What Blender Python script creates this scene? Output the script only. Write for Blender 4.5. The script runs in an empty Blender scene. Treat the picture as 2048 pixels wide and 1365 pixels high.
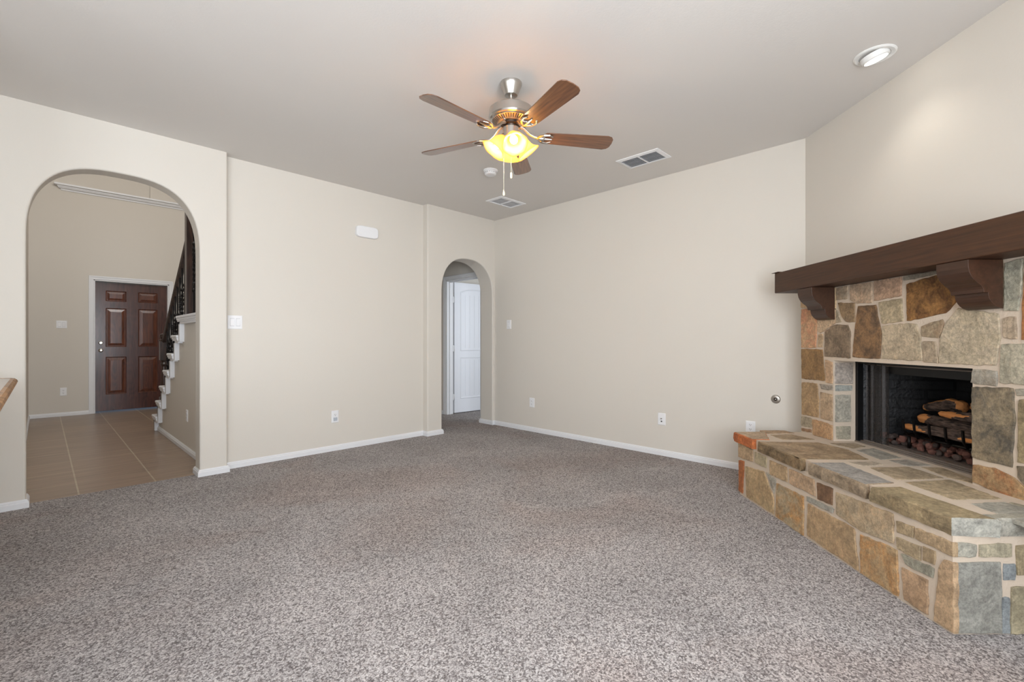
import bpy, bmesh, math, random
from mathutils import Vector, Matrix

random.seed(7)
SC = bpy.context.scene
COL = SC.collection
S2 = math.sqrt(0.5)

# ------------------------------------------------------------------ camera, world, lights, exposure
CAM_H = 1.123                                   # eye height above the carpet
YAW = math.radians(44.53)                       # view direction, counter-clockwise from +x
FPX = 925.0                                     # focal length in pixels of the 2048 wide frame
cam_d = bpy.data.cameras.new('camera')
cam_d.sensor_width = 36.0
cam_d.lens = FPX * 36.0 / 2048.0
cam_d.clip_start = 0.05
cam_d.clip_end = 100
cam = bpy.data.objects.new('camera', cam_d)
COL.objects.link(cam)
cam.location = (0, 0, CAM_H)
cam.rotation_euler = (math.radians(90), 0, YAW - math.radians(90))
SC.camera = cam

SC.view_settings.view_transform = 'Standard'
SC.view_settings.look = 'None'
SC.view_settings.gamma = 1.0
SC.view_settings.use_curve_mapping = False
SC.view_settings.exposure = 0.12

world = bpy.data.worlds.new('sky')
SC.world = world
world.use_nodes = True
wn = world.node_tree.nodes
bg = wn['Background']
sky = wn.new('ShaderNodeTexSky')
sky.sky_type = 'HOSEK_WILKIE'
sky.turbidity = 3.0
sky.sun_direction = (0.3, 0.5, 0.8)
world.node_tree.links.new(sky.outputs[0], bg.inputs['Color'])
bg.inputs['Strength'].default_value = 1.0

def area_light(name, loc, direction, sx, sy, power, color, spread=180):
    d = bpy.data.lights.new(name, 'AREA')
    d.shape = 'RECTANGLE'
    d.size = sx
    d.size_y = sy
    d.energy = power
    d.color = color
    d.spread = math.radians(spread)
    o = bpy.data.objects.new(name, d)
    COL.objects.link(o)
    o.location = loc
    o.rotation_euler = Vector(direction).to_track_quat('-Z', 'Y').to_euler()
    return o

DAY = (0.84, 0.92, 1.0)
# daylight through the back windows; side, foyer and bedroom lamps are added fill
CEIL_FILL = (0.96, 0.98, 1.0)                      # colour of the upward lamps added to brighten the ceiling
for wu in (-2.45, -0.95, 0.55):
    area_light('window_daylight', (wu, -1.16, 1.45), (0, 1, 0.0), 1.05, 1.6, 60, DAY)
    area_light('window_ground_light', (wu, -1.15, 1.20), (0, 1, 0.95), 1.05, 1.1, 38, CEIL_FILL)  # upward lamp added at each window to lift the ceiling
area_light('window_daylight', (-3.52, 1.3, 1.45), (1, 0, -0.10), 1.5, 1.6, 12, DAY)  # fill lamp added at the unseen side window
area_light('window_ground_light', (-3.51, 1.3, 1.20), (1, 0, 0.95), 1.5, 1.1, 20, CEIL_FILL)  # second added lamp there, tilted up at the ceiling
area_light('window_daylight', (0.9, 4.80, 4.3), (0, 1, -0.45), 1.5, 1.2, 76, (1.0, 0.98, 0.95))  # lamp added to light the foyer; no window stands here
area_light('window_daylight', (6.0, 2.75, 1.5), (0, 1, 0), 1.4, 1.3, 40, DAY)  # lamp added to light the bedroom wall, with no window behind it

# ------------------------------------------------------------------ projection helpers (pixel on a known plane -> point)
_fw = (math.cos(YAW), math.sin(YAW))
_rt = (math.sin(YAW), -math.cos(YAW))
def ray(px, py):
    k = (px - 1024.0) / FPX
    return Vector((_fw[0] + _rt[0] * k, _fw[1] + _rt[1] * k, (682.5 - py) / FPX))
def on_z(px, py, z):
    r = ray(px, py)
    return Vector((0, 0, CAM_H)) + r * ((z - CAM_H) / r.z)
def to_loc(p):                                  # world -> fireplace frame (x = right along room diagonal, y = depth)
    return Vector((S2 * (p[0] - p[1]), S2 * (p[0] + p[1]), p[2]))
def on_X(px, py, X):
    r = to_loc(ray(px, py))
    return Vector((0, 0, CAM_H)) + r * (X / r.x)
def on_Y(px, py, Y):
    r = to_loc(ray(px, py))
    return Vector((0, 0, CAM_H)) + r * (Y / r.y)
def loc_z(px, py, z):
    return to_loc(on_z(px, py, z))
FP_ROT = Matrix.Rotation(math.radians(-45), 4, 'Z')   # fireplace frame -> world

def lin(c):
    out = []
    for v in c[:3]:
        v = v / 255.0
        out.append(v / 12.92 if v <= 0.04045 else ((v + 0.055) / 1.055) ** 2.4)
    return tuple(out)

# ------------------------------------------------------------------ materials
def new_mat(name):
    m = bpy.data.materials.new(name)
    m.use_nodes = True
    nt = m.node_tree
    return m, nt, nt.nodes['Principled BSDF']

def N(nt, typ, **kw):
    n = nt.nodes.new(typ)
    for k, v in kw.items():
        setattr(n, k, v)
    return n

def simple(name, rgb, rough=0.5, metal=0.0, bump=0.0, bscale=100.0, spec=None, coat=0.0, aniso=0.0):
    m, nt, b = new_mat(name)
    b.inputs['Base Color'].default_value = (*lin(rgb), 1)
    b.inputs['Roughness'].default_value = rough
    b.inputs['Metallic'].default_value = metal
    if spec is not None:
        b.inputs['Specular IOR Level'].default_value = spec
    if coat:
        b.inputs['Coat Weight'].default_value = coat
        b.inputs['Coat Roughness'].default_value = 0.15
    tc = N(nt, 'ShaderNodeTexCoord')
    no = N(nt, 'ShaderNodeTexNoise')
    no.inputs['Scale'].default_value = bscale
    no.inputs['Detail'].default_value = 4
    nt.links.new(tc.outputs['Object'], no.inputs['Vector'])
    if bump:
        bp = N(nt, 'ShaderNodeBump')
        bp.inputs['Strength'].default_value = bump
        bp.inputs['Distance'].default_value = 0.004
        nt.links.new(no.outputs['Fac'], bp.inputs['Height'])
        nt.links.new(bp.outputs['Normal'], b.inputs['Normal'])
    return m

def emis(name, rgb, strength):
    m, nt, b = new_mat(name)
    b.inputs['Base Color'].default_value = (*lin(rgb), 1)
    b.inputs['Emission Color'].default_value = (*lin(rgb), 1)
    b.inputs['Emission Strength'].default_value = strength
    return m

def paint(name, rgb, bump=0.12):
    m, nt, b = new_mat(name)
    tc = N(nt, 'ShaderNodeTexCoord')
    big = N(nt, 'ShaderNodeTexNoise')
    big.inputs['Scale'].default_value = 1.3
    big.inputs['Detail'].default_value = 2
    nt.links.new(tc.outputs['Object'], big.inputs['Vector'])
    mx = N(nt, 'ShaderNodeMix', data_type='RGBA')
    c = lin(rgb)
    mx.inputs['A'].default_value = (c[0] * 0.985, c[1] * 0.985, c[2] * 0.985, 1)
    mx.inputs['B'].default_value = (c[0] * 1.015, c[1] * 1.015, c[2] * 1.015, 1)
    nt.links.new(big.outputs['Fac'], mx.inputs['Factor'])
    nt.links.new(mx.outputs['Result'], b.inputs['Base Color'])
    b.inputs['Roughness'].default_value = 0.62
    b.inputs['Specular IOR Level'].default_value = 0.25
    no = N(nt, 'ShaderNodeTexNoise')
    no.inputs['Scale'].default_value = 95
    no.inputs['Detail'].default_value = 2
    nt.links.new(tc.outputs['Object'], no.inputs['Vector'])
    bp = N(nt, 'ShaderNodeBump')
    bp.inputs['Strength'].default_value = bump
    bp.inputs['Distance'].default_value = 0.003
    nt.links.new(no.outputs['Fac'], bp.inputs['Height'])
    nt.links.new(bp.outputs['Normal'], b.inputs['Normal'])
    return m

def carpet_mat():
    m, nt, b = new_mat('carpet_pile')
    L = nt.links.new
    tc = N(nt, 'ShaderNodeTexCoord')
    # slightly warped coordinates so tufts look twisted
    wn_ = N(nt, 'ShaderNodeTexNoise'); wn_.inputs['Scale'].default_value = 60; wn_.inputs['Detail'].default_value = 1
    L(tc.outputs['Object'], wn_.inputs['Vector'])
    vm = N(nt, 'ShaderNodeVectorMath', operation='MULTIPLY_ADD')
    L(wn_.outputs['Color'], vm.inputs[0]); vm.inputs[1].default_value = (0.012, 0.012, 0); L(tc.outputs['Object'], vm.inputs[2])
    vo = N(nt, 'ShaderNodeTexVoronoi'); vo.inputs['Scale'].default_value = 162
    L(vm.outputs[0], vo.inputs['Vector'])
    no = N(nt, 'ShaderNodeTexNoise'); no.inputs['Scale'].default_value = 210; no.inputs['Detail'].default_value = 3; no.inputs['Roughness'].default_value = 0.7
    L(tc.outputs['Object'], no.inputs['Vector'])
    sep = N(nt, 'ShaderNodeSeparateColor'); L(vo.outputs['Color'], sep.inputs[0])
    # fleck value: cell random, gap between tufts and fine noise
    m1 = N(nt, 'ShaderNodeMath', operation='MULTIPLY'); L(sep.outputs[0], m1.inputs[0]); m1.inputs[1].default_value = 0.50
    m2 = N(nt, 'ShaderNodeMath', operation='MULTIPLY_ADD'); L(no.outputs['Fac'], m2.inputs[0]); m2.inputs[1].default_value = 0.9; L(m1.outputs[0], m2.inputs[2])
    m3 = N(nt, 'ShaderNodeMath', operation='MULTIPLY_ADD'); L(vo.outputs['Distance'], m3.inputs[0]); m3.inputs[1].default_value = -0.35; L(m2.outputs[0], m3.inputs[2])
    cr = N(nt, 'ShaderNodeValToRGB')
    cr.color_ramp.elements[0].position = 0.28; cr.color_ramp.elements[0].color = (*lin((96, 88, 87)), 1)
    cr.color_ramp.elements[1].position = 0.86; cr.color_ramp.elements[1].color = (*lin((212, 206, 204)), 1)
    e = cr.color_ramp.elements.new(0.5); e.color = (*lin((160, 153, 151)), 1)
    L(m3.outputs[0], cr.inputs['Fac'])
    # worn and brushed patches
    pn = N(nt, 'ShaderNodeTexNoise'); pn.inputs['Scale'].default_value = 1.6; pn.inputs['Detail'].default_value = 4; pn.inputs['Distortion'].default_value = 0.6
    L(tc.outputs['Object'], pn.inputs['Vector'])
    pr = N(nt, 'ShaderNodeMapRange'); pr.inputs['From Min'].default_value = 0.35; pr.inputs['From Max'].default_value = 0.65
    pr.inputs['To Min'].default_value = 0.86; pr.inputs['To Max'].default_value = 1.04
    L(pn.outputs['Fac'], pr.inputs['Value'])
    mul = N(nt, 'ShaderNodeVectorMath', operation='SCALE'); L(cr.outputs['Color'], mul.inputs[0]); L(pr.outputs['Result'], mul.inputs['Scale'])
    pt = N(nt, 'ShaderNodeTexNoise'); pt.inputs['Scale'].default_value = 0.9; pt.inputs['Detail'].default_value = 5; pt.inputs['Distortion'].default_value = 0.8
    L(tc.outputs['Object'], pt.inputs['Vector'])
    pm = N(nt, 'ShaderNodeMapRange'); pm.inputs['From Min'].default_value = 0.48; pm.inputs['From Max'].default_value = 0.62; L(pt.outputs['Fac'], pm.inputs['Value'])
    tint = N(nt, 'ShaderNodeMix', data_type='RGBA'); tint.inputs['A'].default_value = (1, 1, 1, 1); tint.inputs['B'].default_value = (0.97, 0.91, 0.88, 1)
    L(pm.outputs['Result'], tint.inputs['Factor'])
    tm = N(nt, 'ShaderNodeVectorMath', operation='MULTIPLY'); L(mul.outputs[0], tm.inputs[0]); L(tint.outputs['Result'], tm.inputs[1])
    L(tm.outputs[0], b.inputs['Base Color'])
    b.inputs['Roughness'].default_value = 1.0
    b.inputs['Specular IOR Level'].default_value = 0.0
    b.inputs['Sheen Weight'].default_value = 0.15
    bp = N(nt, 'ShaderNodeBump'); bp.inputs['Strength'].default_value = 0.75; bp.inputs['Distance'].default_value = 0.006
    L(m3.outputs[0], bp.inputs['Height']); L(bp.outputs['Normal'], b.inputs['Normal'])
    return m

def tile_mat():
    m, nt, b = new_mat('foyer_tile')
    L = nt.links.new
    tc = N(nt, 'ShaderNodeTexCoord')
    mp = N(nt, 'ShaderNodeMapping'); mp.inputs['Location'].default_value = (-0.19 + 0.45 * 4, -5.03 + 0.47 * 2, 0)
    L(tc.outputs['Object'], mp.inputs['Vector'])
    br = N(nt, 'ShaderNodeTexBrick'); br.offset = 0.0; br.squash = 1.0
    br.inputs['Scale'].default_value = 1.0
    br.inputs['Brick Width'].default_value = 0.45; br.inputs['Row Height'].default_value = 0.47
    br.inputs['Mortar Size'].default_value = 0.006; br.inputs['Mortar Smooth'].default_value = 0.2
    br.inputs['Color1'].default_value = (*lin((160, 139, 120)), 1); br.inputs['Color2'].default_value = (*lin((148, 129, 112)), 1)
    br.inputs['Mortar'].default_value = (*lin((186, 172, 150)), 1)
    L(mp.outputs[0], br.inputs['Vector'])
    mp2 = N(nt, 'ShaderNodeMapping'); mp2.inputs['Scale'].default_value = (1.2, 7, 1)
    L(tc.outputs['Object'], mp2.inputs['Vector'])
    no = N(nt, 'ShaderNodeTexNoise'); no.inputs['Scale'].default_value = 2.2; no.inputs['Detail'].default_value = 5
    L(mp2.outputs[0], no.inputs['Vector'])
    mr = N(nt, 'ShaderNodeMapRange'); mr.inputs['From Min'].default_value = 0.3; mr.inputs['From Max'].default_value = 0.7; mr.inputs['To Min'].default_value = 0.82; mr.inputs['To Max'].default_value = 1.08
    L(no.outputs['Fac'], mr.inputs['Value'])
    mul = N(nt, 'ShaderNodeVectorMath', operation='SCALE'); L(br.outputs['Color'], mul.inputs[0]); L(mr.outputs['Result'], mul.inputs['Scale'])
    L(mul.outputs[0], b.inputs['Base Color'])
    b.inputs['Roughness'].default_value = 0.32
    bp = N(nt, 'ShaderNodeBump'); bp.inputs['Strength'].default_value = 0.3; bp.inputs['Distance'].default_value = 0.002; bp.invert = True
    L(br.outputs['Fac'], bp.inputs['Height']); L(bp.outputs['Normal'], b.inputs['Normal'])
    return m

def wood_mat(name, dark, light, axis='Z', scale=6.0, rough=0.35, stretch=14.0, coat=0.0, contrast=(0.35, 0.68), bump=0.1, amp=0.10):
    m, nt, b = new_mat(name)
    L = nt.links.new
    tc = N(nt, 'ShaderNodeTexCoord')
    mp = N(nt, 'ShaderNodeMapping')
    sc = [stretch, stretch, stretch]; sc['XYZ'.index(axis)] = 1.0
    mp.inputs['Scale'].default_value = sc
    L(tc.outputs['Object'], mp.inputs['Vector'])
    no = N(nt, 'ShaderNodeTexNoise'); no.inputs['Scale'].default_value = scale * 0.35; no.inputs['Detail'].default_value = 5; no.inputs['Distortion'].default_value = 1.2
    L(mp.outputs[0], no.inputs['Vector'])
    # broad growth rings taken from a low frequency field
    mp2 = N(nt, 'ShaderNodeMapping'); sc2 = [3.2, 3.2, 3.2]; sc2['XYZ'.index(axis)] = 0.7
    mp2.inputs['Scale'].default_value = sc2
    L(tc.outputs['Object'], mp2.inputs['Vector'])
    n2 = N(nt, 'ShaderNodeTexNoise'); n2.inputs['Scale'].default_value = 1.6; n2.inputs['Detail'].default_value = 1
    L(mp2.outputs[0], n2.inputs['Vector'])
    ms = N(nt, 'ShaderNodeMath', operation='MULTIPLY'); L(n2.outputs['Fac'], ms.inputs[0]); ms.inputs[1].default_value = 95
    sn = N(nt, 'ShaderNodeMath', operation='SINE'); L(ms.outputs[0], sn.inputs[0])
    ad = N(nt, 'ShaderNodeMath', operation='MULTIPLY_ADD'); L(sn.outputs[0], ad.inputs[0]); ad.inputs[1].default_value = amp; L(no.outputs['Fac'], ad.inputs[2])
    cr = N(nt, 'ShaderNodeValToRGB')
    cr.color_ramp.elements[0].position = contrast[0]; cr.color_ramp.elements[0].color = (*lin(dark), 1)
    cr.color_ramp.elements[1].position = contrast[1]; cr.color_ramp.elements[1].color = (*lin(light), 1)
    L(ad.outputs[0], cr.inputs['Fac']); L(cr.outputs['Color'], b.inputs['Base Color'])
    b.inputs['Roughness'].default_value = rough
    if coat:
        b.inputs['Coat Weight'].default_value = coat; b.inputs['Coat Roughness'].default_value = 0.2 if coat < 0.9 else 0.27
    bp = N(nt, 'ShaderNodeBump'); bp.inputs['Strength'].default_value = bump; bp.inputs['Distance'].default_value = 0.002
    L(ad.outputs[0], bp.inputs['Height']); L(bp.outputs['Normal'], b.inputs['Normal'])
    return m

def stone_mat():
    m, nt, b = new_mat('natural_stone')
    L = nt.links.new
    at = N(nt, 'ShaderNodeAttribute'); at.attribute_name = 'stone_colour'
    acc = N(nt, 'ShaderNodeAttribute'); acc.attribute_name = 'accent_colour'
    tc = N(nt, 'ShaderNodeTexCoord')
    n1 = N(nt, 'ShaderNodeTexNoise'); n1.inputs['Scale'].default_value = 9; n1.inputs['Detail'].default_value = 6; n1.inputs['Roughness'].default_value = 0.65; n1.inputs['Distortion'].default_value = 0.8
    n2 = N(nt, 'ShaderNodeTexNoise'); n2.inputs['Scale'].default_value = 60; n2.inputs['Detail'].default_value = 10; n2.inputs['Roughness'].default_value = 0.82
    n3 = N(nt, 'ShaderNodeTexNoise'); n3.inputs['Scale'].default_value = 11; n3.inputs['Detail'].default_value = 9; n3.inputs['Roughness'].default_value = 0.72; n3.inputs['Distortion'].default_value = 0.5
    for n in (n1, n2, n3):
        L(tc.outputs['Object'], n.inputs['Vector'])
    mr = N(nt, 'ShaderNodeMapRange'); mr.inputs['From Min'].default_value = 0.42; mr.inputs['From Max'].default_value = 0.62
    L(n3.outputs['Fac'], mr.inputs['Value'])
    fac = N(nt, 'ShaderNodeMath', operation='MULTIPLY'); L(mr.outputs['Result'], fac.inputs[0]); L(acc.outputs['Alpha'], fac.inputs[1])
    mx = N(nt, 'ShaderNodeMix', data_type='RGBA'); L(fac.outputs[0], mx.inputs['Factor']); L(at.outputs['Color'], mx.inputs['A']); L(acc.outputs['Color'], mx.inputs['B'])
    r1 = N(nt, 'ShaderNodeMapRange'); r1.inputs['From Min'].default_value = 0.36; r1.inputs['From Max'].default_value = 0.64; r1.inputs['To Min'].default_value = 0.78; r1.inputs['To Max'].default_value = 1.2
    L(n1.outputs['Fac'], r1.inputs['Value'])
    r2 = N(nt, 'ShaderNodeMapRange'); r2.inputs['From Min'].default_value = 0.40; r2.inputs['From Max'].default_value = 0.60; r2.inputs['To Min'].default_value = 0.70; r2.inputs['To Max'].default_value = 1.26
    L(n2.outputs['Fac'], r2.inputs['Value'])
    mm = N(nt, 'ShaderNodeMath', operation='MULTIPLY'); L(r1.outputs['Result'], mm.inputs[0]); L(r2.outputs['Result'], mm.inputs[1])
    sc = N(nt, 'ShaderNodeVectorMath', operation='SCALE'); L(mx.outputs['Result'], sc.inputs[0]); L(mm.outputs[0], sc.inputs['Scale'])
    L(sc.outputs[0], b.inputs['Base Color'])
    b.inputs['Roughness'].default_value = 0.62
    b.inputs['Specular IOR Level'].default_value = 0.45
    hs = N(nt, 'ShaderNodeMath', operation='MULTIPLY_ADD'); L(n1.outputs['Fac'], hs.inputs[0]); hs.inputs[1].default_value = 2.0; L(n2.outputs['Fac'], hs.inputs[2])
    bp = N(nt, 'ShaderNodeBump'); bp.inputs['Strength'].default_value = 0.8; bp.inputs['Distance'].default_value = 0.007
    L(hs.outputs[0], bp.inputs['Height']); L(bp.outputs['Normal'], b.inputs['Normal'])
    return m

def brick_mat():
    m, nt, b = new_mat('black_firebrick')
    L = nt.links.new
    tc = N(nt, 'ShaderNodeTexCoord')
    sp = N(nt, 'ShaderNodeSeparateXYZ'); L(tc.outputs['Object'], sp.inputs[0])
    ax = N(nt, 'ShaderNodeMath', operation='ADD'); L(sp.outputs[0], ax.inputs[0]); L(sp.outputs[1], ax.inputs[1])
    cb = N(nt, 'ShaderNodeCombineXYZ'); L(ax.outputs[0], cb.inputs[0]); L(sp.outputs[2], cb.inputs[1])
    br = N(nt, 'ShaderNodeTexBrick')
    br.inputs['Scale'].default_value = 1.0; br.inputs['Brick Width'].default_value = 0.17; br.inputs['Row Height'].default_value = 0.062; br.inputs['Mortar Size'].default_value = 0.006
    br.inputs['Color1'].default_value = (*lin((36, 36, 38)), 1); br.inputs['Color2'].default_value = (*lin((25, 26, 30)), 1); br.inputs['Mortar'].default_value = (*lin((12, 13, 16)), 1)
    L(cb.outputs[0], br.inputs['Vector'])
    no = N(nt, 'ShaderNodeTexNoise'); no.inputs['Scale'].default_value = 60; L(tc.outputs['Object'], no.inputs['Vector']); b.inputs['Roughness'].default_value = 0.3
    h = N(nt, 'ShaderNodeMath', operation='MULTIPLY_ADD'); L(no.outputs['Fac'], h.inputs[0]); h.inputs[1].default_value = 0.5
    inv = N(nt, 'ShaderNodeMath', operation='SUBTRACT'); inv.inputs[0].default_value = 1.0; L(br.outputs['Fac'], inv.inputs[1]); L(inv.outputs[0], h.inputs[2])
    bp = N(nt, 'ShaderNodeBump'); bp.inputs['Strength'].default_value = 0.9; bp.inputs['Distance'].default_value = 0.006
    L(h.outputs[0], bp.inputs['Height']); L(bp.outputs['Normal'], b.inputs['Normal'])
    L(br.outputs['Color'], b.inputs['Base Color']); b.inputs['Roughness'].default_value = 0.45
    return m

def log_mat():
    m, nt, b = new_mat('ceramic_log')
    L = nt.links.new
    tc = N(nt, 'ShaderNodeTexCoord')
    at = N(nt, 'ShaderNodeAttribute'); at.attribute_name = 'ash'
    mp = N(nt, 'ShaderNodeMapping'); mp.inputs['Scale'].default_value = (26, 6, 26)
    L(tc.outputs['Object'], mp.inputs['Vector'])
    no = N(nt, 'ShaderNodeTexNoise'); no.inputs['Scale'].default_value = 3.0; no.inputs['Detail'].default_value = 5
    L(mp.outputs[0], no.inputs['Vector'])
    cr = N(nt, 'ShaderNodeValToRGB')
    cr.color_ramp.elements[0].position = 0.35; cr.color_ramp.elements[0].color = (*lin((40, 32, 30)), 1)
    cr.color_ramp.elements[1].position = 0.7; cr.color_ramp.elements[1].color = (*lin((122, 102, 92)), 1)
    L(no.outputs['Fac'], cr.inputs['Fac'])
    n2 = N(nt, 'ShaderNodeTexNoise'); n2.inputs['Scale'].default_value = 30; n2.inputs['Detail'].default_value = 3; L(tc.outputs['Object'], n2.inputs['Vector'])
    mx2 = N(nt, 'ShaderNodeMix', data_type='RGBA'); mx2.inputs['A'].default_value = (*lin((205, 132, 72)), 1); mx2.inputs['B'].default_value = (*lin((230, 164, 104)), 1)
    L(n2.outputs['Fac'], mx2.inputs['Factor'])
    ad = N(nt, 'ShaderNodeMath', operation='MULTIPLY_ADD'); L(n2.outputs['Fac'], ad.inputs[0]); ad.inputs[1].default_value = 0.5; L(at.outputs['Fac'], ad.inputs[2])
    st = N(nt, 'ShaderNodeMapRange'); st.inputs['From Min'].default_value = 0.70; st.inputs['From Max'].default_value = 0.78; L(ad.outputs[0], st.inputs['Value'])
    mx = N(nt, 'ShaderNodeMix', data_type='RGBA'); L(st.outputs['Result'], mx.inputs['Factor']); L(cr.outputs['Color'], mx.inputs['A']); L(mx2.outputs['Result'], mx.inputs['B'])
    L(mx.outputs['Result'], b.inputs['Base Color']); b.inputs['Roughness'].default_value = 0.9
    bp = N(nt, 'ShaderNodeBump'); bp.inputs['Strength'].default_value = 1.0; bp.inputs['Distance'].default_value = 0.008
    L(no.outputs['Fac'], bp.inputs['Height']); L(bp.outputs['Normal'], b.inputs['Normal'])
    return m

def mesh_curtain_mat():
    m, nt, b = new_mat('wire_mesh')
    L = nt.links.new
    b.inputs['Base Color'].default_value = (*lin((62, 58, 56)), 1); b.inputs['Metallic'].default_value = 0.6; b.inputs['Roughness'].default_value = 0.45
    tr = N(nt, 'ShaderNodeBsdfTransparent')
    mix = N(nt, 'ShaderNodeMixShader')
    uv = N(nt, 'ShaderNodeTexCoord')
    wa = N(nt, 'ShaderNodeTexWave'); wa.bands_direction = 'Z'; wa.inputs['Scale'].default_value = 55
    L(uv.outputs['Object'], wa.inputs['Vector'])
    mr = N(nt, 'ShaderNodeMapRange'); mr.inputs['To Min'].default_value = 0.40; mr.inputs['To Max'].default_value = 0.85; L(wa.outputs['Fac'], mr.inputs['Value'])
    L(mr.outputs['Result'], mix.inputs['Fac']); L(tr.outputs[0], mix.inputs[1]); L(b.outputs[0], mix.inputs[2])
    L(mix.outputs[0], nt.nodes['Material Output'].inputs['Surface'])
    return m

def shade_mat():
    m, nt, b = new_mat('amber_glass_shade')
    L = nt.links.new
    b.inputs['Base Color'].default_value = (*lin((246, 206, 120)), 1); b.inputs['Roughness'].default_value = 0.25
    tl = N(nt, 'ShaderNodeBsdfTranslucent'); tl.inputs['Color'].default_value = (*lin((250, 206, 110)), 1)
    mix = N(nt, 'ShaderNodeMixShader'); mix.inputs['Fac'].default_value = 0.55
    b.inputs['Emission Color'].default_value = (1.0, 0.66, 0.22, 1)     # the lit glass of the lamp glows
    b.inputs['Emission Strength'].default_value = 0.62
    tp = N(nt, 'ShaderNodeBsdfTransparent'); tp.inputs['Color'].default_value = (1.0, 0.80, 0.42, 1)
    mix2 = N(nt, 'ShaderNodeMixShader'); mix2.inputs['Fac'].default_value = 0.26
    L(b.outputs[0], mix.inputs[1]); L(tl.outputs[0], mix.inputs[2]); L(mix.outputs[0], mix2.inputs[1]); L(tp.outputs[0], mix2.inputs[2])
    L(mix2.outputs[0], nt.nodes['Material Output'].inputs['Surface'])
    return m

WALL = paint('wall_paint', (219, 213, 204))
CEIL = paint('ceiling_paint', (222, 218, 214), 0.16)
WHITE = simple('white_trim_paint', (232, 233, 236), 0.4, bump=0.02, bscale=60)
DOORW = simple('white_door_paint', (230, 232, 238), 0.45, bump=0.03, bscale=60)
PLAST = simple('white_plastic', (238, 238, 240), 0.35)
PLAST2 = simple('grey_shadow_plastic', (205, 206, 210), 0.4)
DARKP = simple('dark_slot', (60, 58, 56), 0.6)
CARPET = carpet_mat()
TILE = tile_mat()
GRAIN_DOOR = wood_mat('mahogany_door', (46, 20, 16), (94, 54, 46), 'Z', 6, 0.3, 22, 0.5, (0.25, 0.8), amp=0.05)
PANEL_DOOR = wood_mat('mahogany_panel', (54, 22, 12), (112, 58, 34), 'Z', 5, 0.3, 14, 0.5, (0.25, 0.8), amp=0.07)
MANTELW = wood_mat('mantel_oak', (48, 28, 16), (84, 52, 30), 'Y', 7, 0.5, 26, 0, (0.15, 0.9), amp=0.03)
CORBELW = wood_mat('corbel_oak', (50, 32, 21), (78, 50, 35), 'Y', 7, 0.42, 18, 0, (0.15, 0.9), amp=0.03)
BLADE = wood_mat('walnut_blade', (74, 44, 28), (138, 92, 60), 'X', 9, 0.30, 18, 1.0, (0.2, 0.85), bump=0.03, amp=0.06)
NEWELW = wood_mat('dark_newel_wood', (34, 22, 17), (62, 40, 30), 'Z', 8, 0.35, 16, 0.3)
COUNTERW = wood_mat('counter_edge_wood', (140, 100, 62), (190, 145, 100), 'Y', 10, 0.4, 8)
COUNTERT = simple('counter_laminate', (206, 198, 192), 0.3)
IRON = simple('black_wrought_iron', (24, 21, 20), 0.35, 0.6, bump=0.1, bscale=80)
BLACKM = simple('black_metal', (22, 22, 23), 0.38, 0.3)
TRACKM = simple('bronze_track', (128, 118, 110), 0.35, 0.15)
NICKEL = simple('brushed_nickel', (196, 192, 186), 0.28, 1.0)
NICKELD = simple('dark_nickel', (70, 60, 54), 0.35, 1.0)
MORTAR = simple('sand_mortar', (206, 190, 172), 0.95, bump=0.6, bscale=90)
STONE = stone_mat()
BRICK = brick_mat()
LOG = log_mat()
LAVA1 = simple('red_lava_rock', (152, 104, 92), 0.95, bump=1.0, bscale=140)
LAVA2 = simple('grey_lava_rock', (112, 96, 90), 0.95, bump=1.0, bscale=140)
MESHC = mesh_curtain_mat()
SHADE = shade_mat()
BULB = emis('lit_bulb', (255, 240, 200), 4)
LEDM = emis('lit_downlight', (255, 250, 240), 9)
CANW = simple('downlight_white', (236, 236, 234), 0.35)
CHAIN = simple('cream_chain', (236, 226, 200), 0.5)

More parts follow.
